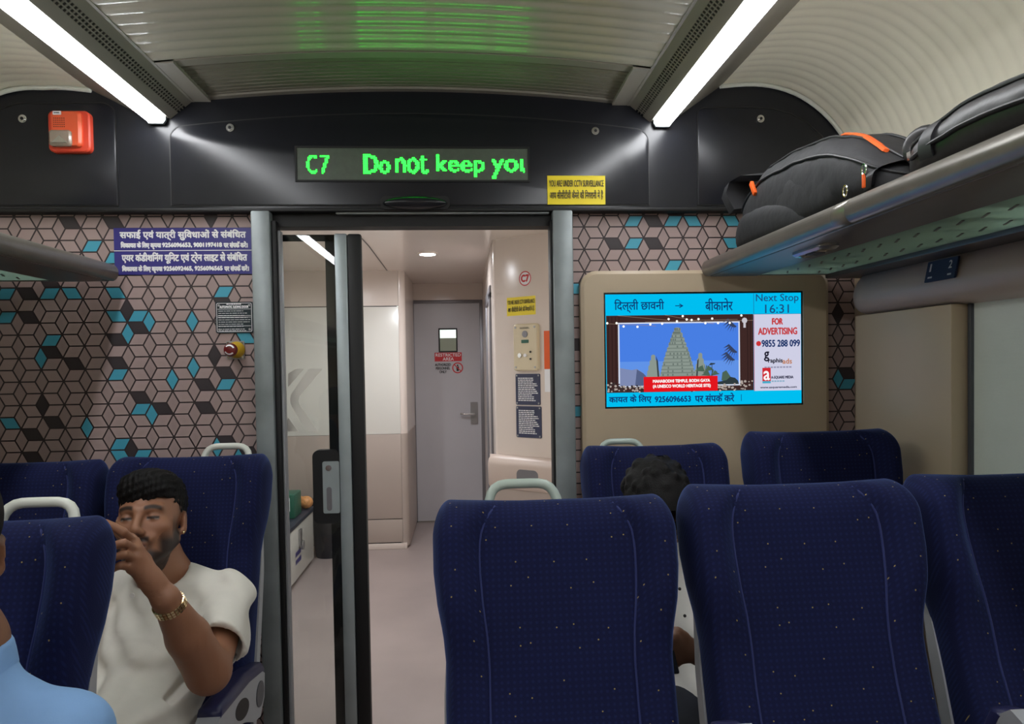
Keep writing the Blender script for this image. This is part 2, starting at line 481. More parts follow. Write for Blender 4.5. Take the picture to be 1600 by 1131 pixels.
pattern_wall('wall_front_right', .375, 1.46, 0, 1.95)

# ---- ceiling profile across the coach (half, mirrored about the centre line)
def mir(P): return [(2 * CXC - x, z) for x, z in P]
COVE = [(.900, 2.362), (.99, 2.372), (1.07, 2.370), (1.147, 2.352), (1.21, 2.322), (1.27, 2.278), (1.32, 2.225), (1.362, 2.16), (1.393, 2.08), (1.413, 2.0), (1.425, 1.9), (1.43, 1.66)]
def fine(P, n):
    P = np.array(P); d = np.r_[0, np.cumsum(np.hypot(*np.diff(P, axis=0).T))]
    t = np.linspace(0, d[-1], n)
    # smooth (Catmull-like) resample
    from numpy import interp
    x = interp(t, d, P[:, 0]); z = interp(t, d, P[:, 1])
    for _ in range(3):
        x[1:-1] = (x[:-2] + 2 * x[1:-1] + x[2:]) / 4; z[1:-1] = (z[:-2] + 2 * z[1:-1] + z[2:]) / 4
    return list(zip(x, z))
def ribbed(P, y0, y1, pitch, amp, per=6, yfar=YB, th=.02):
    """profile P swept along the coach, ribs running across it"""
    P = np.array(P); T = np.gradient(P, axis=0); N = np.stack([-T[:, 1], T[:, 0]], 1); N /= np.linalg.norm(N, axis=1)[:, None]
    if N[len(N) // 2][1] > 0: N = -N                   # towards the room
    n = int((y1 - y0) / pitch * per)
    ys = [yfar] + list(np.linspace(y0, y1, n + 1)); rings = []
    for y in ys:
        ph = (y - y1) / pitch; fr = ph - math.floor(ph)
        h = amp * (abs(math.sin(PI * fr)) ** .6) if y > yfar else 0
        rings.append([(p[0] + q[0] * h, y, p[1] + q[1] * h) for p, q in zip(P, N)] + [(p[0] - q[0] * th, y, p[1] - q[1] * th) for p, q in zip(P[::-1], N[::-1])])
    return G().loft(rings)
CF = fine(COVE, 36)
struct('ceiling_right', ribbed(CF, .3, YF, .046, .0032), M['cove'], smooth=60)
CFL = [(x, z - .034 * max(0, min(1, (1.30 - x) / .25))) for x, z in CF]
struct('ceiling_left', ribbed(mir(CFL), .3, YF, .046, .0032), M['cove'], smooth=60)
def arch(hw, ze, zm, n=25):
    return [(CXC + hw * u, ze + (zm - ze) * (1 - u * u)) for u in np.linspace(-1, 1, n)]
struct('ceiling', ribbed(arch(.728, 2.292, 2.332), .3, 2.10, .052, .0045), M['ceil'], smooth=60)

# flat framed panel with a mesh insert at the end of the middle ceiling
g = G(); A = arch(.728, 2.290, 2.330)
def arch_slab(g, y0, y1, hw, z_off, th, m=0, hw0=None):
    A = arch(hw, 2.292 + z_off, 2.332 + z_off)
    ring = lambda y: [(x, y, z) for x, z in A] + [(x, y, z + th) for x, z in A[::-1]]
    g.loft([ring(y0), ring(y1)], m=m)
arch_slab(g, 2.10, 2.14, .728, -.004, .03); arch_slab(g, 2.375, YF, .728, -.004, .03)
for s in (-1, 1):
    xa, xb = sorted((CXC + s * .728, CXC + s * .668))
    g.box((xa, 2.10, 2.288), (xb, YF, 2.32))
struct('trim_1', g, M['ceil_frame'])
gv = G()
A = arch(.668, 2.300, 2.336)
gv.loft([[(x, y, z) for x, z in A] + [(x, y, z + .012) for x, z in A[::-1]] for y in (2.14, 2.375)])
for k in range(9):
    y = 2.155 + k * .0255
    gv.loft([[(x, y + d, z - .002) for x, z in A] + [(x, y + d, z + .002) for x, z in A[::-1]] for d in (0, .006)])
tag(obj('air_grille', gv, M['ceil_grille']), 'dark mesh return air panel set across the middle ceiling above the bulkhead', 'air vent')

# ---- light strips with their housings, and the slotted vents beside them
def light_strip(side, label, vlabel):
    sx = (lambda x: x) if side > 0 else (lambda x: 2 * CXC - x)
    t = thing('ceiling_light', label, 'ceiling light', (sx(.69), YF, 2.21), 'ceiling light strips')
    P = lambda pts: [(sx(a), b) for a, b in pts]
    zo = 2.360 if side > 0 else 2.326
    y0, y1 = YB + .1, 2.392
    ho = G(); ho.prism(P([(.728, 2.236), (.905, zo), (.905, 2.385), (.655, 2.30), (.655, 2.234), (.662, 2.234), (.662, 2.240), (.720, 2.240), (.720, 2.232)]), y0, YF, 'y')
    obj('housing', ho, M['housing'], t)
    di = G(); di.prism(P([(.6625, 2.2265), (.6645, 2.2185), (.672, 2.2125), (.710, 2.2125), (.7175, 2.2185), (.7195, 2.2265), (.7195, 2.240), (.6625, 2.240)]), y0, y1 - .012, 'y')
    obj('diffuser', di, M['lamp'], t)
    ec = G(); ec.prism(P([(.660, 2.2225), (.668, 2.2105), (.714, 2.2105), (.722, 2.2225), (.722, 2.240), (.660, 2.240)]), y1 - .012, y1, 'y')
    obj('end_cap', ec, M['alu'], t)
    v = thing('ceiling_vent', vlabel, 'air vent', (sx(.62), YF, 2.25), 'slotted vents along the light strips')
    b = G(); b.prism(P([(.585, 2.290), (.652, 2.236), (.652, 2.262), (.600, 2.305)]), y0, YF, 'y'); obj('backing', b, M['grille_dark'], v)
    s = G()
    for q0, q1 in ((-.03, .30), (.39, .43), (.52, .56), (.65, 1.03)):
        a = (.585 + .067 * q0, 2.290 - .054 * q0); b_ = (.585 + .067 * q1, 2.290 - .054 * q1)
        s.prism(P([(a[0] - .002, a[1] - .003), (b_[0] - .002, b_[1] - .003), (b_[0] + .001, b_[1] + .001), (a[0] + .001, a[1] + .001)]), y0, YF, 'y')
    n = 0
    y = .4
    while y < YF:                                        # cross bars of the slots
        s.prism(P([(.585, 2.288), (.652, 2.234), (.652, 2.238), (.585, 2.292)]), y, y + .006, 'y'); y += .016
    obj('slats', s, M['housing'], v)
    f = G(); f.prism(P([(.574, 2.287), (.588, 2.287), (.588, 2.30), (.574, 2.30)]), y0, YF, 'y'); obj('edge_strip', f, M['ceil_frame'], v)
light_strip(1, 'long white lit strip lamp on the right of the middle ceiling', 'slotted dark vent beside the right-hand light strip')
light_strip(-1, 'long white lit strip lamp on the left, ending above the orange alarm', 'slotted dark vent beside the left-hand light strip')

# roof behind everything and the shell behind the camera
g = G(); g.box((-1.8, YB, 2.46), (1.55, 2.7, 2.5)); struct('ceiling_roof', g, M['ceil_frame'])
g = G(); g.box((-1.8, YB - .05, 0), (1.55, YB, 2.5)); struct('wall_rear', g, M['beige'])

# ---- side walls: right with pillar panel, window and blind; left plain
g = G()
g.box((1.40, YB, 0), (1.46, YW, .88)); g.box((1.40, YB, 1.555), (1.46, YW, 1.72)); g.box((1.40, 1.845, .88), (1.46, YW, 1.555)); g.box((1.40, YB, .88), (1.46, -1.2, 1.555))
struct('wall_right', g, M['beige'])
g = G(); pr = [(1.435, 1.72), (1.395, 1.715), (1.352, 1.690), (1.325, 1.645), (1.322, 1.605), (1.338, 1.570), (1.37, 1.556), (1.435, 1.552)]
pr = fine(pr, 22) + []
rings = []
for y, s in ((YB, 1), (2.28, 1), (2.32, .96), (2.35, .8), (2.365, .5)):
    rings.append([(1.42 + (a - 1.42) * s, y, 1.63 + (b - 1.63) * (.55 + .45 * s)) for a, b in pr])
g.loft(rings); struct('trim_2', g, M['valance'], smooth=60)
g = G(); g.box((1.342, 1.858, .50), (1.402, 2.335, 1.556), .004); struct('trim_3', g, M['beige'])
g = G()
for lo, hi in (((1.384, 1.838, .86), (1.41, 1.852, 1.556)), ((1.375, -1.2, .86), (1.41, 1.84, .885)), ((1.375, -1.2, .885), (1.41, -1.16, 1.556))): g.box(lo, hi, .003)
w = struct('window_1', g, M['shell_dark'])
gp = G(); gp.box((1.43, -1.16, .885), (1.436, 1.84, 1.556)); obj('pane', gp, M['pane'], w)
b = thing('window_blind', 'pale green woven roller blind pulled down over the right-hand window', 'blind', (1.39, .3, .9))
gb = G(); gb.add([(1.392, y, z) for y in (-1.15, 1.836) for z in (.9, 1.556)] + [(1.394, y, z) for y in (-1.15, 1.836) for z in (.9, 1.556)], [(0, 1, 3, 2), (4, 6, 7, 5), (0, 2, 6, 4), (1, 5, 7, 3), (0, 4, 5, 1), (2, 3, 7, 6)])
obj('fabric', gb, M['blind'], b, smooth=0)
gb = G(); gb.box((1.385, -1.15, .888), (1.4, 1.836, .905), .003); obj('bottom_bar', gb, M['alu'], b)
g = G(); g.box((-1.80, YB, 0), (-1.735, YW, 2.1)); struct('wall_left', g, M['beige'])

# ---- black bulkhead over the end wall
g = G(); g.box((-1.75, YF, 1.935), (1.46, YF + .06, 2.46)); g.box((-1.75, YF - .006, 1.928), (1.46, YF + .06, 1.94), .004, m=1)
# gangway header
g.box((-.70, 2.43, 1.885), (.385, 2.50, 1.95), m=1)
struct('trim_4', g, [M['black'], M['black_seam']])
g = G(); g.box((-.42, 2.405, 1.922), (.30, 2.428, 1.9285), .002); struct('trim_5', g, M['alu_dull'])
# light rim that follows the ceiling arch on the bulkhead
for nm, P in (('trim_6', CF), ('trim_7', mir(CFL))):
    g = G(); g.tube([(CXC + (x - CXC) * .996, YF - .010, z - .010) for x, z in P[:30]], .0075, 8); struct(nm, g, M['handle_cream'])

def lock(g_par, px, py, Y=YF - .006):
    c = at(px, py, Y); l = G(); l.disc((c[0], Y, c[2]), .013, -.004); l.disc((c[0], Y - .004, c[2]), .0085, -.003, n=16)
    k = G(); k.disc((c[0], Y - .007, c[2]), .0052, -.0008, n=12); lk = obj('lock', l, M['chrome'], g_par); obj('keyhole', k, M['black_seam'], lk)
def access_panel(poly, label, locks):
    t = thing('access_panel', label, 'panel', (sum(p[0] for p in poly) / len(poly), YF, 1.945), 'black access panels of the bulkhead')
    a = G(); a.prism(poly, YF, YF - .004, 'y'); obj('gap', a, M['black_seam'], t)
    c = np.mean(poly, axis=0); q = []
    n = len(poly)
    for i in range(n):
        A, B, C = np.array(poly[i - 1]), np.array(poly[i]), np.array(poly[(i + 1) % n])
        e1 = (B - A) / (np.linalg.norm(B - A) + 1e-9); e2 = (C - B) / (np.linalg.norm(C - B) + 1e-9)
        nv = (np.array([-e1[1], e1[0]]) + np.array([-e2[1], e2[0]])); nv /= np.linalg.norm(nv) + 1e-9
        q.append(tuple(B + nv * .004))
    q2 = [tuple(np.array(a_) + (c - np.array(a_)) / np.linalg.norm(c - np.array(a_)) * .003) for a_ in q]
    d = G(); d.loft([[(x, YF, z) for x, z in q], [(x, YF - .0045, z) for x, z in q], [(x, YF - .006, z) for x, z in q2]]); obj('plate', d, M['black'], t)
    for l in locks: lock(t, *l)
    return t
def w2(px, py): p = at(px, py, YF); return (p[0], p[2])
def corner(c, r, a0, a1, n=6): return [(c[0] + r * math.cos(math.radians(a0 + (a1 - a0) * k / n)), c[1] + r * math.sin(math.radians(a0 + (a1 - a0) * k / n))) for k in range(n + 1)]
xr = w2(184, 250)[0]; zt = w2(120, 160)[1]
access_panel([(-1.60, 1.948), (xr, 1.948)] + corner((xr - .045, zt - .045), .045, 0, 90) + [(-1.42, zt - .004), (-1.50, zt - .03), (-1.58, zt - .10), (-1.60, zt - .16)], 'black access panel that carries the orange alarm', [(36, 186)])
xl, xr = w2(266, 260)[0], w2(1014, 260)[0]
zc0 = w2(300, 196)[1]
top = [(xl + .05 + (xr - xl - .10) * u, zc0 + .045 * (1 - (2 * u - 1) ** 2)) for u in np.linspace(1, 0, 17)]
access_panel([(xl, 1.948), (xr, 1.948)] + corner((xr - .05, zc0 - .05), .05, 0, 80) + top[1:-1] + corner((xl + .05, zc0 - .05), .05, 100, 180), 'wide black bulkhead panel around the green scrolling display', [(360, 200), (930, 205)])
xl = w2(1089, 260)[0]
access_panel([(xl, 1.948), (w2(1300, 250)[0], 1.948)] + [w2(*p) for p in ((1304, 300), (1304, 262), (1298, 235), (1284, 212), (1262, 192), (1235, 177), (1205, 169), (1170, 167), (1110, 168))] + corner((xl + .03, w2(1110, 168)[1] - .03), .03, 100, 180), 'black access panel with a curved corner above the luggage on the right rack', [(1188, 186)])

# ---- grey posts either side of the gangway door, gaskets
g = G(); g.box((-.694, 2.385, 0), (-.632, 2.43, 1.93), .006); g.box((-.694, 2.43, 0), (-.640, 2.468, 1.90), .003); struct('trim_8', g, M['alu_dull'])
g = G(); g.box((-.632, 2.40, 0), (-.615, 2.455, 1.90), .003); struct('trim_9', g, M['rubber'])
g = G(); g.box((-.615, 2.415, 0), (-.606, 2.45, 1.87), .002); struct('trim_10', g, M['shell'])
g = G(); g.box((.309, 2.385, 0), (.378, 2.43, 1.93), .006); g.box((.318, 2.43, 0), (.378, 2.60, 1.90), .004); struct('trim_11', g, M['alu_dull'])
g = G(); g.box((.301, 2.40, 0), (.309, 2.46, 1.90), .002); g.box((.309, 2.43, 0), (.314, 2.50, 1.87), .001, m=1); struct('trim_12', g, [M['rubber'], M['alu']])

# ---- sliding glass door, half open
YD = 2.475
d = thing('door_1', 'sliding glass door standing half open in the gangway', 'door', (-.6, YD, 0))
del d['category']; d['kind'] = 'structure'
a = G(); a.box((-1.05, YD, .06), (-.44, YD + .008, 1.865)); obj('glass', a, M['pane'], d, 0)
a = G(); a.box((-.472, YD + .0085, .06), (-.437, YD + .012, 1.865)); obj('black_border', a, M['rubber'], d)
a = G(); a.box((-.437, YD - .012, 0.02), (-.395, YD + .02, 1.868), .004); obj('stile', a, M['alu'], d)
a = G(); a.box((-.395, YD - .010, 0.02), (-.346, YD + .018, 1.868), .008); obj('rubber_edge', a, M['rubber'], d)
a = G(); a.box((-1.05, YD - .002, .0), (-.437, YD + .010, .10)); obj('bottom_rail', a, M['alu'], d)
a = G(); a.box((-1.05, YD + .0085, 1.845), (-.437, YD + .012, 1.868)); obj('top_border', a, M['rubber'], d)
p0 = at(489, 703, YD); p1 = at(531, 816, YD)
a = G(); a.prism(rrect(p0[0], -.437, p1[2], p0[2], .022), YD - .014, YD + .022, 'y'); hp = obj('handle_plate', a, M['rubber'], d)
q0 = at(504, 721, YD - .014); q1 = at(533, 801, YD - .014)
a = G(); a.prism(rrect(q0[0], -.4365, q1[2], q0[2], .006), YD - .014, YD - .019, 'y'); lp = obj('lock_plate', a, M['alu'], hp); lp['label'] = 'grey metal lock plate'
c = at(513.5, 731, YD - .02)
a = G(); a.disc((c[0], YD - .019, c[2]), .010, -.004); obj('lock_cylinder', a, M['chrome'], hp)
c0 = at(510, 761, YD - .02); c1 = at(519, 798, YD - .02)
a = G(); a.prism(rrect(c0[0], c1[0], c1[2], c0[2], .009), YD - .019, YD - .0200, 'y'); obj('finger_slot', a, M['frame_grey'], hp)
# frosted chevrons on the glass
a = G()
cv = lambda pts: [(lambda p: (p[0], p[2]))(at(430 + x / 3.06, 330 + y / 3.057, YD - .001)) for x, y in pts]
for poly in ([(160, 752), (228, 752), (120, 880), (112, 905), (120, 930), (205, 1052), (150, 1052), (78, 930), (70, 900), (78, 872)],
             [(62, 775), (100, 752), (140, 752), (62, 840)], [(58, 1000), (58, 1052), (110, 1052), (62, 985)]):
    a.prism(cv(poly), YD - .001, YD, 'y')
obj('chevron_film', a, M['sticker_grey'], d)['label'] = 'frosted grey chevron film'

# ---- door sensor under the bulkhead
c = at(649, 319, 2.39)
s = thing('door_sensor', 'black glossy door sensor under the bulkhead, above the gangway', 'sensor', (c[0], 2.39, c[2]))
a = G(); a.prism(rrect(c[0] - .115, c[0] + .115, c[2] - .018, c[2] + .026, .016), 2.40, 2.385, 'y'); obj('mounting_plate', a, M['black_seam'], s)
a = G(); a.ell((c[0], 2.385, c[2] + .002), (.108, .034, .023), 28, 12); obj('cover', a, M['black'], s)
a = G(); a.ell((c[0] + .005, 2.366, c[2] + .006), (.030, .012, .009), 16, 8); obj('lens', a, M['phone'], s)

# ================================================================== VESTIBULE BEYOND THE DOOR
ZV = 2.14
g = G(); g.box((-1.75, 2.60, ZV), (1.4, 6.5, ZV + .05)); struct('ceiling_vestibule', g, M['cream'])
j0, j1, j2, j3 = (atz(*p, ZV) for p in ((565, 372), (577, 385), (606, 424), (690, 375)))
g = G()
for a, b_ in ((j0, j1), (j1, j2)):
    dv = np.array([b_[1] - a[1], a[0] - b_[0]]); dv = dv / np.linalg.norm(dv) * .004
    g.add([(a[0] - dv[0], a[1] - dv[1], ZV - .001), (a[0] + dv[0], a[1] + dv[1], ZV - .001), (b_[0] + dv[0], b_[1] + dv[1], ZV - .001), (b_[0] - dv[0], b_[1] - dv[1], ZV - .001)], [(0, 1, 2, 3)])
struct('trim_13', g, M['tile_line'], smooth=0)
# facing partition
YP = 5.45
px = at(625, 600, YP)[0]
z1 = at(600, 479, YP)[2]; z2 = at(600, 678, YP)[2]; z3 = at(600, 812, YP)[2]
g = G()
g.box((-1.75, YP, z1 + .006), (px - .002, YP + .04, ZV), m=0)
g.box((-1.75, YP, z2), (px - .002, YP + .04, z1), .001, m=1)
g.box((-1.75, YP, z3 + .006), (px - .002, YP + .04, z2 - .002), .003, m=2)
g.box((-1.75, YP, .05), (px - .002, YP + .04, z3), .003, m=2)
g.box((-1.75, YP + .01, 0), (px - .015, YP + .04, z1 + .01), m=3)
sx_ = at(516, 600, YP)[0]
g.box((sx_ - .003, YP - .001, z2), (sx_ + .003, YP + .01, z1), m=3)
struct('wall_vestibule_front', g, [M['cream'], M['white_lam'], M['brown_lam'], M['tile_line']])
g = G(); g.box((-1.75, YP - .012, 0), (px + .012, YP, .045), .004); g.box((px, YP - .012, 0), (px + .03, 6.35, .045), .004); struct('baseboard_vestibule', g, M['cream'])
# rounded corner and return towards the far door
g = G()
xe = at(645, 600, 6.34)[0]
cor = [(px - .001 + .05 * math.sin(a), YP + .052 - .05 * math.cos(a)) for a in np.linspace(0, PI / 2, 9)] + [(px + .049, 6.36), (px - .001, 6.36)]
g.prism(cor, z2, ZV, 'z'); g.prism(cor, .02, z2, 'z', m=1)
struct('wall_vestibule_left', g, [M['cream'], M['brown_lam']])
g = G(); g.box((-1.76, 2.60, 0), (-1.70, YP, ZV)); struct('wall_vestibule_side', g, M['white_lam'])
g = G(); g.box((-1.75, 2.545, 0), (-.70, 2.60, ZV)); g.box((.378, 2.545, 0), (1.5, 2.60, ZV)); g.box((-.70, 2.545, 1.95), (.378, 2.60, ZV + .3)); struct('wall_vestibule_rear', g, M['cream'])
# far wall and restricted door
YR = 6.35
g = G()
dx0, dz = at(649, 600, YR)[0], at(700, 474, YR)[2]; dx1 = at(751, 600, YR)[0]
g.box((-.9, YR, dz + .03), (.6, YR + .05, ZV)); struct('wall_far', g, M['cream'])
g = G()
g.box((dx0 - .035, YR - .01, 0), (dx0, YR + .05, dz + .03), .004); g.box((dx1, YR - .01, 0), (dx1 + .05, YR + .05, dz + .03), .004); g.box((dx0, YR - .01, dz), (dx1, YR + .05, dz + .03), .004)
struct('trim_14', g, M['frame_grey'])
d2 = thing('door_2', 'pale grey restricted area door at the far end of the vestibule', 'door', (dx0, YR, 0)); del d2['category']; d2['kind'] = 'structure'
wx0, wz1 = [at(687, 515, YR)[k] for k in (0, 2)]; wx1, wz0 = [at(713, 548, YR)[k] for k in (0, 2)]
a = G()
for lo, hi in (((dx0, .01), (dx1, wz0)), ((dx0, wz1), (dx1, dz)), ((dx0, wz0), (wx0, wz1)), ((wx1, wz0), (dx1, wz1))): a.box((lo[0], YR, lo[1]), (hi[0], YR + .035, hi[1]))
obj('leaf', a, M['door_grey'], d2)
a = G()
for lo, hi in (((wx0 - .012, wz0 - .012), (wx1 + .012, wz0)), ((wx0 - .012, wz1), (wx1 + .012, wz1 + .012)), ((wx0 - .012, wz0), (wx0, wz1)), ((wx1, wz0), (wx1 + .012, wz1))): a.box((lo[0], YR - .006, lo[1]), (hi[0], YR + .03, hi[1]), .002)
obj('window_frame', a, M['rubber'], d2)
a = G(); a.box((wx0, YR + .012, wz0), (wx1, YR + .018, wz1)); obj('window_pane', a, M['pane'], d2, 0)
h0, h1 = at(735, 628, YR), at(747, 662, YR)
a = G(); a.prism(rrect(h0[0], h1[0], h1[2], h0[2], .006), YR, YR - .012, 'y'); hb = obj('handle_plate', a, M['steel'], d2)
hm = at(741, 646, YR)[2]; hl = at(720, 645, YR)[0]
a = G(); a.tube([(h1[0] - .03, YR - .01, hm), (h1[0] - .03, YR - .055, hm), (hl + .03, YR - .06, hm), (hl, YR - .045, hm + .004)], .009, 10); obj('lever', a, M['chrome'], hb)
# cabin behind the door's little window, end wall cut low so bright sky shows
g = G(); g.box((-.8, 7.6, 0), (.5, 7.65, 1.70)); g.box((-.8, 6.5, -.02), (.5, 7.6, 0)); g.box((-.8, 6.45, ZV), (.5, 7.6, ZV + .03)); g.box((-.83, 6.42, 0), (-.8, 7.6, ZV)); g.box((.5, 6.42, 0), (.53, 7.6, ZV))
struct('wall_cabin', g, M['white_lam'])
# restricted sign on that door
s0, s1 = at(679, 551, YR), at(722, 583, YR)
t = thing('restricted_sign', 'red and black restricted area sticker on the far grey door', 'sign', (s0[0], YR, s1[2]))
fw = on_wall(YR - .002); H = s0[2] - s1[2]; W = s1[0] - s0[0]
a = G(); plate(a, s0[0], s1[0], s1[2] + H * .58, s0[2], YR, .0012); obj('red_band', a, M['red'], t)
a = G(); write(a, 'RESTRICTED', s0[0] + W * .04, s1[0] - W * .04, s1[2] + H * .81, s0[2] - H * .04, fw, .0004); write(a, 'AREA', s0[0] + W * .3, s1[0] - W * .3, s1[2] + H * .62, s1[2] + H * .77, fw, .0004)
obj('lettering', a, M['white'], t, 0)
a = G()
for k, wd in enumerate(('AUTHORIZED', 'PERSONNEL', 'ONLY')):
    ww = W * (.58, .52, .26)[k]; xm = s0[0] + W * .30
    write(a, wd, xm - ww / 2, xm + ww / 2, s1[2] + H * (.36 - .17 * k), s1[2] + H * (.48 - .17 * k), fw, .001)
obj('print', a, M['print_black'], t, 0)
a = G(); cc = (s1[0] - W * .16, s1[2] + H * .26)
rr = H * .26
a.loft([[(cc[0] + r * math.cos(q), YR - .0015, cc[1] + r * math.sin(q)) for q in np.linspace(0, 2 * PI, 24, False)] for r in (rr, rr * .8)], cap=False)
a.add([(cc[0] - rr * .62, YR - .0025, cc[1] + rr * .5), (cc[0] - rr * .5, YR - .0025, cc[1] + rr * .62), (cc[0] + rr * .62, YR - .0025, cc[1] - rr * .5), (cc[0] + rr * .5, YR - .0025, cc[1] - rr * .62)], [(0, 1, 2, 3)])
obj('ban_ring', a, M['red'], t, 0)
a = G(); a.add([(cc[0] + x * rr, YR - .0018, cc[1] + z * rr) for x, z in ((-.2, -.6), (.2, -.6), (.25, .25), (-.25, .25))], [(0, 1, 2, 3)])
a.add([(cc[0] + .16 * rr * math.cos(q), YR - .0018, cc[1] + rr * .45 + .16 * rr * math.sin(q)) for q in np.linspace(0, 2 * PI, 12, False)], [tuple(range(12))])
obj('figure_mark', a, M['print_black'], t, 0)

# downlight
c = atz(668, 396, ZV)
t = thing('downlight', 'round lit downlight in the vestibule ceiling', 'ceiling light', (c[0], c[1], ZV - .01))
a = G(); a.loft([[(c[0] + r * math.cos(q), c[1] + r * math.sin(q), z) for q in np.linspace(0, 2 * PI, 28, False)] for r, z in ((.070, ZV), (.068, ZV - .008), (.052, ZV - .008), (.050, ZV - .001))], cap=False); obj('bezel', a, M['cream'], t)
a = G(); a.disc((c[0], c[1], ZV - .003), .050, .002, 'z', 28); obj('lens', a, M['downlamp'], t)
c = (-1.0, 3.6)  # extra lamp out of view, added to light the vestibule
t = thing('downlight', 'extra downlight, unseen behind the left post, added to light the vestibule', 'ceiling light', (c[0], c[1], ZV - .01))
a = G(); a.loft([[(c[0] + r * math.cos(q), c[1] + r * math.sin(q), z) for q in np.linspace(0, 2 * PI, 28, False)] for r, z in ((.070, ZV), (.068, ZV - .008), (.052, ZV - .008), (.050, ZV - .001))], cap=False); obj('bezel', a, M['cream'], t)
a = G(); a.disc((c[0], c[1], ZV - .003), .050, .002, 'z', 28); obj('lens', a, M['downlamp'], t)

# ---- cream column on the right with its fittings
kl, kr = atz(764, 376, ZV), atz(858, 362, ZV)
K0 = np.array([kl[0], kl[1]]); K1 = np.array([kr[0], kr[1]]); kd = (K1 - K0) / np.linalg.norm(K1 - K0); kn = np.array([kd[1], -kd[0]])
if kn[1] > 0: kn = -kn
def kpt(px_, py_):
    """pixel -> (distance along the column face, height)"""
    d = ray(px_, py_); e = EYE[:2]
    s = (K0 - e).dot(kn) / d[:2].dot(kn); p = EYE + d * s
    return (p[:2] - K0).dot(kd), p[2]
def kw(u, z, o=0): p = K0 + kd * u + kn * o; return (p[0], p[1], z)
fk = lambda o: (lambda u, z: kw(u, z, o))
E1 = K0 + kd * .75
side = (.02 + K0[0], YR - .01)
rc = .045
pts = []
c_in = K0 + kd * rc - kn * rc
a0 = math.atan2(kn[1], kn[0])
pts = [tuple(E1)] + [tuple(K0 + kd * rc + 0 * kn)]
ang = [math.atan2(kn[1], kn[0]) - t for t in np.linspace(0, PI / 2 - .25, 7)]
pts += [(c_in[0] + rc * math.cos(q), c_in[1] + rc * math.sin(q)) for q in ang]
pts += [(pts[-1][0] - .008, 4.30), (pts[-1][0] - .008, YR - .012), (1.2, YR - .012), (1.2, E1[1])]
z_bin = kpt(810, 712)[1]
g = G(); g.prism(pts, 0, ZV, 'z'); struct('column_vestibule', g, M['cream'], smooth=50)
# grey frame of the side door, in the column's flank
xs = min(p[0] for p in pts)
ya, yb = 4.30, 4.60
g = G(); g.box((xs - .012, 4.36, .02), (xs + .01, 4.52, 1.86), .004); g.box((xs - .012, 5.10, .02), (xs + .01, 5.24, 1.86), .004); g.box((xs - .012, 4.36, 1.82), (xs + .01, 5.24, 1.90), .004)
struct('trim_15', g, M['frame_grey'])
# waste bin front moulded round the column's foot
t = thing('waste_bin', 'beige moulded waste bin front below the notices on the cream column', 'bin', kw(.2, 0, .03))
zb0, zb1 = kpt(810, 778)[1] - .5, z_bin
a = G()
def kring(z, o, u0=-.02, u1=.66):
    r = []
    for q in np.linspace(0, 1, 20):
        u = u0 + (u1 - u0) * q; e = min(1, q / .12); r.append(kw(u, z, o * math.sqrt(max(0, 1 - (1 - e) ** 2)) + .0015))
    return r + [kw(u1, z, .0012), kw(u0 + .02, z, .0012)]
a.loft([kring(.02, .05), kring(zb1 - .20, .055), kring(zb1 - .17, .06)]); obj('body', a, M['brown_lam'], t, 50)
a = G(); a.loft([kring(zb1 - .185, .062), kring(zb1 - .165, .075), kring(zb1 - .05, .078), kring(zb1 - .02, .068), kring(zb1, .04)]); obj('lid', a, M['valance'], t, 50)
u0, zz0 = kpt(820, 752); u1, zz1 = kpt(853, 733)
a = G(); pr_ = rrect(u0, u1, zz0, zz1, .028); a.loft([[kw(u, z, .070) for u, z in pr_], [kw(u, z, .0795) for u, z in pr_]]); hd = obj('handle_slot', a, M['frame_grey'], t); hd['label'] = 'dark recessed handle slot'
for nm, pxs, lb in (('notice_plate', (806, 584, 845, 633), 'upper dark blue notice plate on the cream column'), ('notice_plate', (807, 634, 847, 685), 'lower dark blue notice plate just above the waste bin')):
    u0, zt_ = kpt(pxs[0], pxs[1]); u1, zb_ = kpt(pxs[2], pxs[3])
    t = thing(nm, lb, 'notice', kw(u0, zb_), 'notices on the vestibule column')
    a = G(); q = rrect(u0, u1, zb_, zt_, .008); a.loft([[kw(u, z, 0) for u, z in q], [kw(u, z, .004) for u, z in q]]); obj('plate', a, M['notice_blue'], t)
    a = G(); bars(a, u0 + .018, u1 - .015, zb_ + .02, zt_ - .02, fk(.0046), 13, seed=3); obj('print', a, M['white'], t, 0)
    for uu in (u0 + .01, u1 - .01):
        for z_ in (zb_ + .01, zt_ - .01): a = G(); a.cyl(kw(uu, z_, .003), kw(uu, z_, .007), .005, 10); obj('screw', a, M['steel'], t)
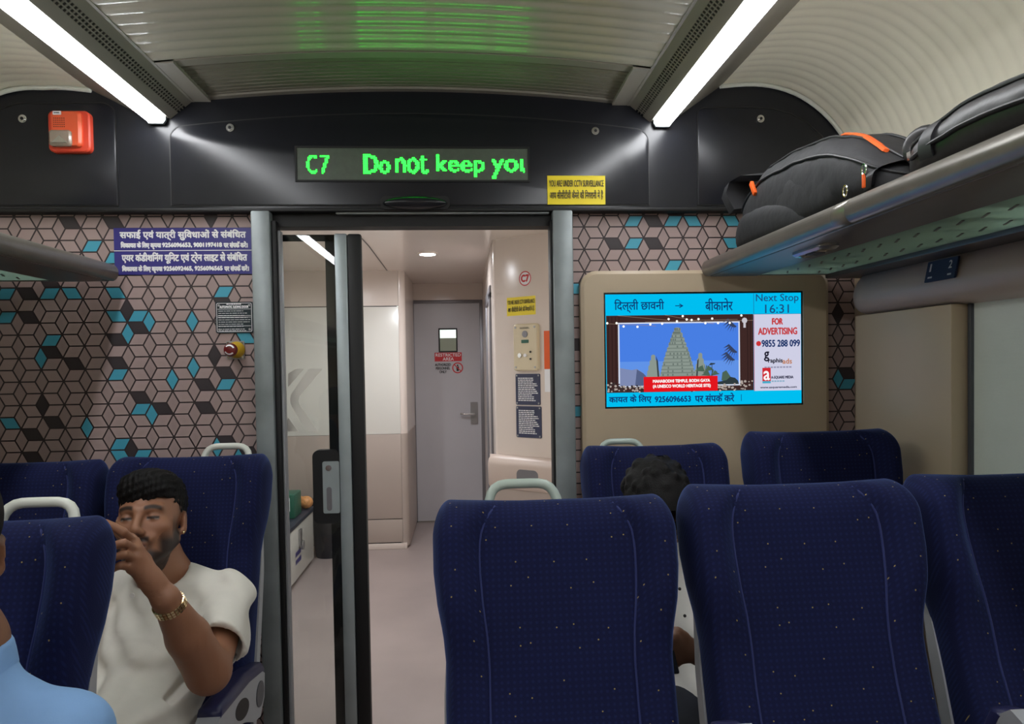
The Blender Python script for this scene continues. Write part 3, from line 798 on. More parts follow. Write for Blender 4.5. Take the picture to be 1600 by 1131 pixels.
# round C7 mark, yellow notice, intercom, orange notice
u, z = kpt(820.5, 435)
t = thing('coach_number_sticker', 'round white C7 sticker with a red ring on the column', 'sticker', kw(u, z))
a = G(); circ = lambda r, o: [kw(u + r * math.cos(q), z + r * math.sin(q), o) for q in np.linspace(0, 2 * PI, 28, False)]
a.loft([circ(.042, 0), circ(.042, .001)]); obj('disc', a, M['white'], t)
a = G(); a.loft([circ(.042, .0016), circ(.036, .0016)], cap=False); obj('ring', a, M['red'], t, 0)
a = G(); write(a, 'C7', u - .026, u + .026, z - .018, z + .020, fk(.0018), .003); obj('lettering', a, M['red'], t, 0)
def cctv(t, u0, u1, z0, z1, frame, back):
    a = G(); a.loft([[back(u, z, 0) for u, z in ((u0, z0), (u1, z0), (u1, z1), (u0, z1))], [back(u, z, .0012) for u, z in ((u0, z0), (u1, z0), (u1, z1), (u0, z1))]]); obj('sheet', a, M['yellow'], t)
    a = G(); w_ = u1 - u0; h_ = z1 - z0
    write(a, 'YOU ARE UNDER CCTV SURVEILLANCE', u0 + w_ * .03, u1 - w_ * .03, z0 + h_ * .62, z0 + h_ * .84, frame, w_ * .0012)
    write(a, 'आप सीसीटीवी कैमरे की िनगरानी में हैं', u0 + w_ * .04, u1 - w_ * .04, z0 + h_ * .16, z0 + h_ * .50, frame, w_ * .0016)
    obj('lettering', a, M['print_black'], t, 0)
u0, zt_ = kpt(792, 465.5); u1, zb_ = kpt(837, 491)
t = thing('surveillance_sticker', 'small yellow surveillance sticker under the C7 mark on the column', 'sticker', kw(u0, zb_), 'yellow surveillance stickers')
cctv(t, u0, u1, zb_, zt_, fk(.0018), kw)
u0, zt_ = kpt(805, 507); u1, zb_ = kpt(844, 579)
t = thing('intercom', 'cream emergency intercom panel on the cream vestibule column', 'intercom', kw(u0, zb_))
a = G(); q = rrect(u0, u1, zb_, zt_, .018); q2 = rrect(u0 + .006, u1 - .006, zb_ + .006, zt_ - .006, .014)
a.loft([[kw(u, z, 0) for u, z in q], [kw(u, z, .018) for u, z in q], [kw(u, z, .024) for u, z in q2]]); obj('case', a, M['intercom'], t)
um = (u0 + u1) / 2; hh = zt_ - zb_; ww = u1 - u0
a = G(); a.cyl(kw(um, zt_ - hh * .22, .024), kw(um, zt_ - hh * .22, .027), .019, 20); obj('speaker', a, M['frame_grey'], t)
a = G(); a.loft([[kw(u, z, o) for u, z in rrect(um - .025, um + .025, zt_ - hh * .41, zt_ - hh * .34, .003)] for o in (.024, .026)]); obj('green_label', a, M['green_pack'], t)
a = G(); a.cyl(kw(um + .002, zb_ + hh * .33, .024), kw(um + .002, zb_ + hh * .33, .032), .010, 16); obj('call_button', a, M['white'], t)
a = G(); a.cyl(kw(u0 + ww * .28, zb_ + hh * .33, .024), kw(u0 + ww * .28, zb_ + hh * .33, .030), .013, 16); obj('key_switch', a, M['chrome'], t)
for k in range(2):
    a = G(); a.cyl(kw(u1 - ww * .28, zb_ + hh * (.25 + .15 * k), .024), kw(u1 - ww * .28, zb_ + hh * (.25 + .15 * k), .028), .006, 12); obj('indicator', a, M['print_black'], t)
for uu in (u0 + .018, u1 - .018):
    for z_ in (zb_ + .02, zt_ - .02): a = G(); a.cyl(kw(uu, z_, .024), kw(uu, z_, .027), .006, 10); obj('screw', a, M['steel'], t)
a = G(); bars(a, um - .035, um + .035, zt_ - hh * .11, zt_ - hh * .07, fk(.0255), 2, seed=5); obj('print', a, M['print_black'], t, 0)
u0, zt_ = kpt(850, 517); u1, zb_ = kpt(900, 576)
t = thing('wall_notice', 'orange and white notice on the column, half hidden by the right door post', 'notice', kw(u0, zb_))
a = G(); zl = zb_ - (zt_ - zb_) * .6
a.loft([[kw(u, z, o) for u, z in ((u0, zl), (u1, zl), (u1, zt_), (u0, zt_))] for o in (0, .001)]); obj('sheet', a, M['white'], t)
a = G(); a.loft([[kw(u, z, o) for u, z in ((u0, zb_), (u1, zb_), (u1, zt_), (u0, zt_))] for o in (.001, .0018)]); obj('orange_field', a, M['orange_trim'], t)

# ---- crew locker with its dark cover, packets on it, black bin behind
t = thing('crew_locker', 'low white crew locker with a dark blue cover seen through the door glass', 'locker', (-1.4, 4.6, 0))
lx = -1.11; zt_ = .405
a = G(); a.box((-1.68, 3.4, .03), (lx, 5.16, zt_ - .03), .006); obj('body', a, M['white_lam'], t)
a = G(); a.box((-1.69, 3.38, zt_ - .03), (lx + .012, 5.18, zt_), .008); obj('cover', a, M['counter_top'], t)
lz, ly = .28, atx(468, 838, lx)[1]
a = G(); a.box((lx, ly - .03, lz - .05), (lx + .012, ly + .03, lz + .06), .003); a.box((lx + .012, ly - .015, lz - .075), (lx + .03, ly + .015, lz - .02), .003); obj('latch', a, M['steel'], t)
a = G()
fl = lambda u, z: (lx + .001, u, z)
yw = atx(467, 850, lx)[1]
bars(a, yw - .10, yw + .10, .12, .22, fl, 2, seed=4, fill=.62); obj('print', a, M['blue_sign'], t, 0)
for k, (x_, y_, z_, w_, nm, mt, lb) in enumerate(((-1.27, 4.84, .406, .14, 'snack_box', 'green_pack', 'green snack box with a pale label on the dark cover of the crew locker'), (-1.19, 5.10, .406, .11, 'snack_packet', 'orange_pack', 'orange and white snack packet lying on the crew locker'))):
    t2 = thing(nm, lb, 'food packet', (x_, y_, z_))
    if nm == 'snack_box':
        a = G(); a.box((x_ - .13, y_ - .1, z_), (x_ + .13, y_ + .1, z_ + .16), .008); obj('box', a, M[mt], t2)
        a = G(); a.box((x_ - .10, y_ - .1015, z_ + .05), (x_ + .10, y_ - .1, z_ + .14)); obj('label_panel', a, M['white'], t2)
    else:
        a = G()
        for q in range(3): a.ell((x_ - .05 + .05 * q, y_ - .01 * q, z_ + .045), (.05, .05, .045), 14, 8)
        obj('packet', a, M[mt], t2)
c = atz(507, 878, 0)
t = thing('dustbin', 'black round bin standing on the vestibule floor beside the white crew locker', 'bin', (c[0], 5.315, 0))
a = G(); a.loft([[(c[0] + r * math.cos(q), 5.315 + r * math.sin(q), z) for q in np.linspace(0, 2 * PI, 28, False)] for r, z in ((.090, 0), (.100, .05), (.118, .36), (.120, .39))]); obj('body', a, M['bin_black'], t)
a = G(); a.loft([[(c[0] + r * math.cos(q), 5.315 + r * math.sin(q), z) for q in np.linspace(0, 2 * PI, 28, False)] for r, z in ((.124, .39), (.124, .42), (.09, .45), (.02, .46))]); obj('lid', a, M['rubber'], t)
# ================================================================== SIGNS AND FITTINGS ON THE END WALL
def flat_back(Y): return lambda u, z, o: (u, Y - o, z)
# green scrolling display
p0, p1 = at(464, 231, YF), at(825, 281, YF)
x0, x1, z1, z0 = p0[0], p1[0], p0[2] - .002, p1[2] - .003
t = thing('led_display', 'green scrolling LED display in the black bulkhead', 'display', ((x0 + x1) / 2, YF, z0))
a = G()
for lo, hi in (((x0 - .006, z0 - .006), (x1 + .006, z0)), ((x0 - .006, z1), (x1 + .006, z1 + .006)), ((x0 - .006, z0), (x0, z1)), ((x1, z0), (x1 + .006, z1))): a.box((lo[0], YF - .010, lo[1]), (hi[0], YF - .0062, hi[1]))
obj('frame', a, M['black_seam'], t)
a = G(); a.box((x0, YF - .0068, z0), (x1, YF - .0062, z1)); obj('board', a, M['led_board'], t)
pit = .00505
def dots(g, body, xa, xb, za, zb, bold):
    v, f = text_outline(body); A = np.array(v); mn = A.min(0); mx = A.max(0)
    V = [((p[0] - mn[0]) / (mx[0] - mn[0]) * (xb - xa) + xa, (p[1] - mn[1]) / (mx[1] - mn[1]) * (zb - za) + za) for p in v]
    tri = []
    for q in f:
        for k in range(1, len(q) - 1): tri.append((V[q[0]], V[q[k]], V[q[k + 1]]))
    T = np.array(tri)
    nx = int((x1 - x0) / pit); nz = int((z1 - z0) / pit)
    for i in range(nx):
        for j in range(nz):
            x = x0 + (i + .5) * pit; z = z0 + (j + .5) * pit
            if not (xa - .003 < x < xb + .003 and za - .003 < z < zb + .003) or x > x1 - .012: continue
            hit = False
            for ox in ((-bold, 0, bold) if bold else (0,)):
                P = np.array([x + ox, z])
                d = [(T[:, (k + 1) % 3, 0] - T[:, k, 0]) * (P[1] - T[:, k, 1]) - (T[:, (k + 1) % 3, 1] - T[:, k, 1]) * (P[0] - T[:, k, 0]) for k in range(3)]
                if (((d[0] >= 0) & (d[1] >= 0) & (d[2] >= 0)) | ((d[0] <= 0) & (d[1] <= 0) & (d[2] <= 0))).any(): hit = True
            if hit:
                r = pit * .46; g.add([(x + r * math.cos(q), YF - .0075, z + r * math.sin(q)) for q in np.arange(8) * PI / 4], [tuple(range(8))])
a = G()
X = lambda px: at(px, 256, YF)[0]; Zp = lambda px, py: at(px, py, YF)[2]
dots(a, 'C', X(480), X(495), Zp(500, 272), Zp(500, 243), .0012); dots(a, '7', X(501), X(515), Zp(500, 272), Zp(500, 243), .0012)
dots(a, 'Do', X(570), X(609), Zp(600, 272), Zp(600, 243), .0025)
dots(a, 'not', X(619), X(668), Zp(640, 272), Zp(640, 243), .0022)
dots(a, 'keep', X(682), X(757), Zp(720, 278), Zp(720, 243), .0022)
dots(a, 'you', X(768), X(829), Zp(800, 279), Zp(800, 250), .0022)
obj('lettering', a, M['led'], t, 0)

# orange alarm beacon on the left access panel
p0, p1 = at(80, 176, YF - .006), at(147, 241, YF - .006)
x0, x1, z1, z0 = p0[0], p1[0], p0[2], p1[2]; YA = YF - .0064
t = thing('alarm_beacon', 'square orange fire alarm sounder with a clear strobe on the black bulkhead', 'alarm', ((x0 + x1) / 2, YA, z0))
a = G(); q = rrect(x0, x1, z0, z1, .018); q2 = rrect(x0 + .004, x1 - .004, z0 + .004, z1 - .004, .016)
a.loft([[(x, YA, z) for x, z in q], [(x, YA - .018, z) for x, z in q], [(x, YA - .023, z) for x, z in q2]]); obj('base', a, M['orange_dark'], t)
W = x1 - x0; H = z1 - z0
a = G(); q = rrect(x0 + W * .12, x0 + W * .84, z0 + H * .10, z0 + H * .96, .014); q2 = rrect(x0 + W * .15, x0 + W * .78, z0 + H * .13, z0 + H * .93, .012)
a.loft([[(x, YA - .02, z) for x, z in q], [(x, YA - .031, z) for x, z in q], [(x, YA - .038, z) for x, z in q2]]); bd = obj('housing', a, M['orange'], t)
a = G(); q = rrect(x0 + W * .11, x0 + W * .64, z0 + H * .10, z0 + H * .48, .01); q2 = rrect(x0 + W * .16, x0 + W * .60, z0 + H * .15, z0 + H * .44, .008)
a.loft([[(x, YA - .031, z) for x, z in q], [(x, YA - .043, z) for x, z in q], [(x, YA - .049, z) for x, z in q2]]); ln = obj('strobe_lens', a, M['lens'], t); ln['label'] = 'clear strobe lens'
a = G(); a.prism([(x0 + W * .20, z0 + H * .17), (x0 + W * .56, z0 + H * .17), (x0 + W * .38, z0 + H * .34)], YA - .0495, YA - .051, 'y'); obj('flash_tube', a, M['chrome'], ln)
a = G()
for i in range(6):
    for j in range(5):
        cx_, cz_ = x0 + W * (.22 + .048 * i), z0 + H * (.57 + .05 * j); a.disc((cx_, YA - .038, cz_), .0016, -.0006, n=8)
obj('sounder_holes', a, M['print_black'], t, 0)
a = G(); a.prism(rrect(x0 + W * .20, x0 + W * .40, z0 + H * .85, z0 + H * .94, .002), YA - .038, YA - .0392, 'y'); lb = obj('label_plate', a, M['white'], t)
a = G(); bars(a, x0 + W * .23, x0 + W * .37, z0 + H * .872, z0 + H * .918, on_wall(YA - .0396), 1, seed=6); obj('print', a, M['print_black'], lb, 0)

# yellow surveillance sticker on the bulkhead
p0, p1 = at(855, 274.5, YF - .008), at(946, 319.5, YF - .008)
t = thing('surveillance_sticker', 'large yellow surveillance sticker on the lower edge of the black bulkhead', 'sticker', (p0[0], YF - .008, p1[2]), 'yellow surveillance stickers')
cctv(t, p0[0], p1[0], p1[2], p0[2], on_wall(YF - .0098), flat_back(YF - .0078))

# indigo complaints notice
p0, p1 = at(178, 357, YW), at(398, 428, YW)
x0, x1, z1, z0 = p0[0], p1[0], p0[2] + .001, p1[2]; W = x1 - x0; H = z1 - z0
t = thing('complaint_notice', 'indigo notice with white Hindi lettering on the patterned wall', 'sign', (x0, YW, z0))
a = G(); plate(a, x0, x1, z0, z1, YW - .001, .0025); obj('sheet', a, M['blue_sign'], t)
a = G(); f = on_wall(YW - .0043)
ln_ = lambda body, u0, u1, v0, v1, b: write(a, body, x0 + W * u0, x0 + W * u1, z0 + H * v0, z0 + H * v1, f, b)
ln_('सफाई एवं यात्री सुिवधाओं से संबंिधत', .045, .945, .735, .955, .0014)
ln_('िशकायत के िलए कृपया', .05, .335, .545, .70, .0014); ln_('9256096653, 9001197418', .345, .77, .575, .675, .0015); ln_('पर संपकॅ करें।', .785, .955, .57, .70, .0014)
ln_('एयर कंडीशिनंग यूिनट एवं ट्रेन लाइट से संबंिधत', .055, .95, .235, .47, .0014)
ln_('िशकायत के िलए कृपया', .055, .34, .04, .195, .0014); ln_('9256092465, 9256096565', .35, .77, .07, .17, .0015); ln_('पर संपकॅ करें।', .785, .96, .065, .195, .0014)
a.add([f(x0, z0 + H * .505), f(x1, z0 + H * .505), f(x1, z0 + H * .52), f(x0, z0 + H * .52)], [(0, 1, 2, 3)])
obj('lettering', a, M['white'], t, 0)

# dark green sliding-door instruction plate
p0, p1 = at(337, 472, YW), at(397, 520, YW)
x0, x1, z1, z0 = p0[0], p1[0], p0[2], p1[2]; W = x1 - x0; H = z1 - z0
t = thing('instruction_plate', 'dark green sliding door instruction plate above the red emergency button', 'notice', (x0, YW, z0))
a = G(); plate(a, x0, x1, z0, z1, YW - .001, .005, .006); obj('plate', a, M['notice'], t)
a = G(); f = on_wall(YW - .0066)
write(a, 'AUTOMATIC SLIDING DOOR', x0 + W * .12, x1 - W * .12, z0 + H * .80, z0 + H * .875, f, .0007)
bars(a, x0 + W * .3, x1 - W * .3, z0 + H * .89, z0 + H * .96, f, 1, seed=2); bars(a, x0 + W * .08, x1 - W * .06, z0 + H * .18, z0 + H * .74, f, 8, seed=8, fill=.2)
bars(a, x0 + W * .1, x1 - W * .1, z0 + H * .05, z0 + H * .15, f, 2, seed=9, fill=.35)
for v in (.76, .55, .50, .22): a.add([f(x0 + W * .06, z0 + H * v), f(x1 - W * .06, z0 + H * v), f(x1 - W * .06, z0 + H * (v + .012)), f(x0 + W * .06, z0 + H * (v + .012))], [(0, 1, 2, 3)])
q, q2 = rrect(x0 + .004, x1 - .004, z0 + .004, z1 - .004, .005), rrect(x0 + .0056, x1 - .0056, z0 + .0056, z1 - .0056, .004)
a.loft([[f(*p) for p in q], [f(*p) for p in q2]], cap=False)
obj('print', a, M['white'], t, 0)
for xx in (x0 + .012, x1 - .012):
    for zz in (z0 + .012, z1 - .012): a = G(); a.disc((xx, YW - .006, zz), .004, -.002, n=10); obj('screw', a, M['steel'], t)

# emergency push button
p0, p1 = at(354, 533, YW), at(383, 561, YW)
x0, x1, z1, z0 = p0[0], p1[0], p0[2], p1[2]; cx_, cz_ = (x0 + x1) / 2, (z0 + z1) / 2
t = thing('emergency_button', 'red mushroom emergency button with a yellow collar on a small metal plate', 'button', (cx_, YW, z0))
a = G(); plate(a, x0, x1, z0, z1, YW - .001, .004, .003); obj('mounting_plate', a, M['steel'], t)
a = G(); a.loft([[(cx_ + .004 + r * math.cos(q), YW - d_, cz_ + .001 + r * math.sin(q)) for q in np.linspace(0, 2 * PI, 28, False)] for r, d_ in ((.028, .005), (.028, .010), (.021, .022), (.017, .030))]); obj('collar', a, M['collar'], t)
a = G(); a.loft([[(cx_ + r * math.cos(q), YW - d_, cz_ + r * math.sin(q)) for q in np.linspace(0, 2 * PI, 28, False)] for r, d_ in ((.012, .03), (.013, .042), (.021, .046), (.0225, .056), (.019, .064), (.008, .068))]); bt = obj('push_button', a, M['red_button'], t); bt['label'] = 'dark red push button'
a = G()
for k in (0, 1):
    a.loft([[(cx_ + r * math.cos(q), YW - .0682 + (.003 if r > .015 else 0), cz_ + r * math.sin(q)) for r in (.0125, .017)] + [(cx_ + .015 * math.cos(q), YW - .066, cz_ + .015 * math.sin(q))] for q in np.linspace(.4 + k * PI, 2.4 + k * PI, 10)])
obj('arrow_marks', a, M['white'], bt)
for xx in (x0 + .007, x1 - .007):
    for zz in (z0 + .007, z1 - .007): a = G(); a.disc((xx, YW - .005, zz), .0045, -.003, n=10); obj('screw', a, M['chrome'], t)

# ================================================================== WALL SCREEN
p0, p1 = at(907, 423, 2.40), at(1297, 705, 2.40)
x0, x1, z1 = p0[0], p1[0], p0[2]; z0 = .86
s0, s1 = at(946, 459, 2.40), at(1253.5, 632.5, 2.40)
sx0, sx1, sz1 = s0[0], s1[0], s0[2] - .002; sz0 = at(948, 636, 2.40)[2]
t = thing('television', 'wall screen in a big beige surround showing the next stop and a temple photo', 'television', ((x0 + x1) / 2, YW, z0))
YT = 2.40
a = G()
r = .055; n = 6
outer = rrect(x0, x1, z0, z1, r); inn = rrect(x0 + .012, x1 - .012, z0 + .012, z1 - .012, r - .01)
hole = [(sx0 - .006, sz0 - .006), (sx1 + .006, sz0 - .006), (sx1 + .006, sz1 + .006), (sx0 - .006, sz1 + .006)]
a.loft([[(x, YW, z) for x, z in outer], [(x, YT + .008, z) for x, z in outer], [(x, YT, z) for x, z in inn]], cap=False)
# front face with the screen opening: four trapezoid fans
nn = len(inn); hv = [(x, YT, z) for x, z in inn]; hq = [(x, YT, z) for x, z in (hole[2], hole[3], hole[0], hole[1])]
base = len(a.v); a.add(hv + hq, [])
per = nn // 4; F = []
for k in range(4):
    ids = [base + k * per + i for i in range(per)]
    for i in range(per - 1): F.append((ids[i], ids[i + 1], base + nn + k))
    F.append((ids[-1], base + ((k + 1) * per) % nn, base + nn + (k + 1) % 4, base + nn + k))
a.f += F; a.m += [0] * len(F)
a.loft([[(x, YT, z) for x, z in hole], [(x, YT + .012, z) for x, z in hole]], cap=False)
obj('surround', a, M['beige'], t, 30)
a = G(); a.box((sx0 - .006, YT + .006, sz0 - .006), (sx1 + .006, YT + .02, sz1 + .006)); sc = obj('screen', a, M['phone'], t)
SW, SH = sx1 - sx0, sz1 - sz0
def U(u, v): return (sx0 + SW * u, sz0 + SH * v)
LAY = [0]
def scr(name, polys, rgb, k=1.0):
    LAY[0] += 1; Y = YT + .0055 - .00012 * LAY[0]; g = G()
    for p in polys: g.add([(U(*q)[0], Y, U(*q)[1]) for q in p], [tuple(range(len(p)))])
    return obj(name, g, emitter('screen_' + name, rgb, k), sc, 0)
def scr_text(name, items, rgb, k=1.0):
    LAY[0] += 1; Y = YT + .0055 - .00012 * LAY[0]; g = G()
    for body, u0, u1, v0, v1, b in items:
        q0, q1 = U(u0, v0), U(u1, v1); write(g, body, q0[0], q1[0], q0[1], q1[1], on_wall(Y), b)
    return obj(name, g, emitter('screen_' + name, rgb, k), sc, 0)
R4 = lambda u0, u1, v0, v1: [(u0, v0), (u1, v0), (u1, v1), (u0, v1)]
scr('cyan_field', [R4(0, 1, 0, 1)], (0, 190, 240))
scr('board_backdrop', [R4(.003, .752, .125, .812)], (62, 40, 38))
rn = random.Random(3)
scr('plank_lines', [R4(x, x + .0035, .19, .80) for x in (.012, .03, .048, .066, .832 * .9, .72, .735)] , (44, 28, 28))
scr('photo_border', [R4(.062, .682, .172, .748)], (214, 222, 240))
scr('photo_sky', [R4(.069, .675, .183, .737)], (72, 126, 226))
scr('photo_sky_low', [R4(.069, .675, .183, .40)], (96, 146, 230))
scr('pavilion', [[(.069, .183), (.245, .183), (.185, .30), (.155, .335), (.13, .325), (.069, .345)]], (126, 138, 178))
scr('pavilion_shade', [[(.145, .183), (.245, .183), (.187, .295), (.155, .33)]], (84, 96, 132))
def spire(cx, w, v0, v1, n=9, pw=1.25):
    L = []; Rr = []
    for i in range(n + 1):
        q = i / n; hw = w * (1 - q ** pw * .93); v = v0 + (v1 - v0) * q
        L.append((cx - hw, v)); Rr.append((cx + hw, v))
        if i < n: L.append((cx - hw * .97, v + (v1 - v0) / n * .8)); Rr.append((cx + hw * .97, v + (v1 - v0) / n * .8))
    return L + Rr[::-1]
tipv = .70
scr('temple_spire', [spire(.238, .042, .183, .46, 6), spire(.478, .040, .183, .47, 6), spire(.362, .095, .183, tipv, 12, 1.45)], (138, 150, 142))
sh = []
for i in range(14):
    q = i / 14; hw = .095 * (1 - q ** 1.45 * .93) * .94; v = .26 + (tipv - .26) * q
    sh.append(R4(.362 - hw, .362 + hw, v, v + .006))
    for k in range(-3, 4):
        if rn.random() < .6: sh.append(R4(.362 + hw * k / 3.6 - .004, .362 + hw * k / 3.6 + .003, v + .008, v + .026))
scr('temple_courses', sh, (104, 116, 110))
scr('temple_light', [R4(.362 - .05 + .026 * k, .362 - .034 + .026 * k, .205, .235) for k in range(4)], (176, 184, 170))
scr('temple_edges', [[(.262, .183), (.270, .183), (.262, .40), (.252, .45)], [(.452, .183), (.460, .183), (.470, .42), (.462, .40)]], (54, 62, 66))
pl = []
for (ox, oy) in ((.665, .70), (.668, .47), (.655, .40)):
    for k in range(7):
        an = math.radians(165 + 16 * k); Lh = .075 - .005 * k
        ex, ey = ox + Lh * math.cos(an), oy + Lh * 1.5 * math.sin(an) + .01
        mx_, my_ = ox + Lh * .6 * math.cos(an), oy + Lh * .95 * math.sin(an) + .045
        pl.append([(ox, oy), (mx_, my_ + .012), (ex, ey), (mx_, my_ - .010)])
scr('palm_fronds', pl, (54, 66, 96))
pl2 = []
for (ox, oy, c_) in ((.50, .30, 9), (.53, .26, 7)):
    for k in range(c_):
        an = math.radians(20 + 150 * k / (c_ - 1)); Lh = .05
        pl2.append([(ox, oy), (ox + Lh * .6 * math.cos(an), oy + Lh * .9 * math.sin(an) + .02), (ox + Lh * math.cos(an), oy + Lh * math.sin(an))])
pl2.append([(.585, .22), (.615, .20), (.64, .23), (.61, .31), (.59, .29)])
scr('garden_plants', pl2, (76, 100, 84))
scr('garden_dark', [[(.455, .183), (.675, .183), (.67, .215), (.655, .24), (.63, .25), (.61, .22), (.56, .205), (.52, .215), (.49, .20)], R4(.535, .538, .25, .36), [(.52, .355), (.55, .365), (.555, .375), (.53, .378)]], (46, 58, 62))
scr('string_wires', [[(.0 + a_, .76 + b_), (.0 + a_, .763 + b_), (.25 + a_, .737 + b_ + c_), (.25 + a_, .734 + b_ + c_)] for a_, b_, c_ in ((.003, -.02, 0), (.06, .05, -.02), (.2, -.01, .03), (.3, .05, -.06), (.42, .0, .03), (.5, -.01, .03))], (150, 128, 110))
def dotp(u, v, r): return [(u + r * .56 * math.cos(q), v + r * math.sin(q)) for q in np.arange(8) * PI / 4]
scr('string_bulbs', [dotp(u, v, .0105) for u, v in ((.008, .745), (.055, .745), (.09, .715), (.16, .71), (.225, .73), (.285, .735), (.318, .775), (.36, .755), (.39, .80), (.41, .77), (.435, .765), (.47, .772), (.505, .735), (.54, .775), (.57, .735), (.63, .735), (.69, .80))], (255, 250, 235), 1.3)
scr('lamp_emblem', [dotp(.706, .755, .026), R4(.70, .712, .69, .745)], (200, 196, 204))
peb = []; peb2 = []
for k in range(230):
    u = rn.uniform(.006, .745); v = rn.uniform(.128, .185 if .07 < u < .68 else .215); r = rn.uniform(.006, .012)
    (peb if k % 2 else peb2).append([(u + r * .6 * math.cos(q), v + r * math.sin(q)) for q in np.arange(6) * PI / 3])
scr('pebbles_dark', peb, (58, 50, 50)); scr('pebbles_light', peb2, (176, 164, 156))
scr('red_banner', [R4(.188, .565, .128, .262)], (226, 22, 30))
scr_text('banner_text', [('MAHABODHI TEMPLE, BODH GAYA', .235, .525, .205, .235, .0007), ('(A UNESCO WORLD HERITAGE SITE)', .235, .528, .155, .190, .0007)], (250, 246, 246))
scr('advert_field', [R4(.752, .997, .118, .808)], (206, 206, 228))
scr('advert_edge', [R4(.752, .755, .118, .808)], (190, 70, 84))
scr('header_line', [R4(.752, .755, .812, .995), R4(.755, .997, .808, .812)], (24, 120, 165))
scr_text('station_text', [('िदल्ली छावनी', .045, .295, .835, .955, .0005), ('→', .352, .392, .875, .91, .0006), ('बीकानेर', .505, .645, .845, .955, .0005)], (14, 52, 110))
scr_text('next_stop_text', [('Next Stop', .765, .985, .905, .99, .0002), ('16:31', .812, .935, .818, .895, .0003)], (26, 78, 128))
scr_text('advert_red_text', [('FOR', .848, .902, .715, .77, .0014), ('ADVERTISING', .776, .976, .625, .685, .0012)], (196, 62, 66))
scr_text('advert_number', [('9855 288 099', .793, .99, .515, .575, .0010)], (24, 50, 104))
scr('phone_mark', [dotp(.777, .545, .024)], (206, 52, 56))
scr_text('advert_logo_dark', [('g', .805, .83, .385, .47, .001), ('raphis', .826, .90, .36, .41, .0007)], (26, 24, 40))
scr_text('advert_logo_tail', [('ads', .90, .948, .36, .405, .0007)], (190, 126, 92))
scr('advert_logo_sub', [R4(.806 + .016 * k, .818 + .016 * k, .322, .336) for k in range(9)], (150, 150, 176))
scr('square_logo', [R4(.795, .838, .205, .325)], (208, 40, 50))
scr('square_logo_base', [R4(.795, .838, .185, .205)], (70, 170, 200))
scr_text('square_logo_letter', [('a', .802, .832, .215, .295, .0012)], (250, 244, 246))
scr_text('advert_media', [('A-SQUARE MEDIA', .840, .955, .222, .250, .0006)], (60, 60, 84))
scr('advert_media_sub', [R4(.842 + .014 * k, .853 + .014 * k, .197, .209) for k in range(5)], (130, 170, 196))
scr_text('advert_web', [('www.asquaremedia.com', .783, .972, .135, .158, .0004)], (50, 54, 82))
scr_text('ticker_text', [('कायत के िलए', .012, .225, .028, .105, .0009), ('9256096653', .243, .425, .035, .085, .0009), ('पर संपकॅ करे', .447, .648, .028, .105, .0009), ('।', .683, .686, .03, .09, 0)], (16, 58, 116))

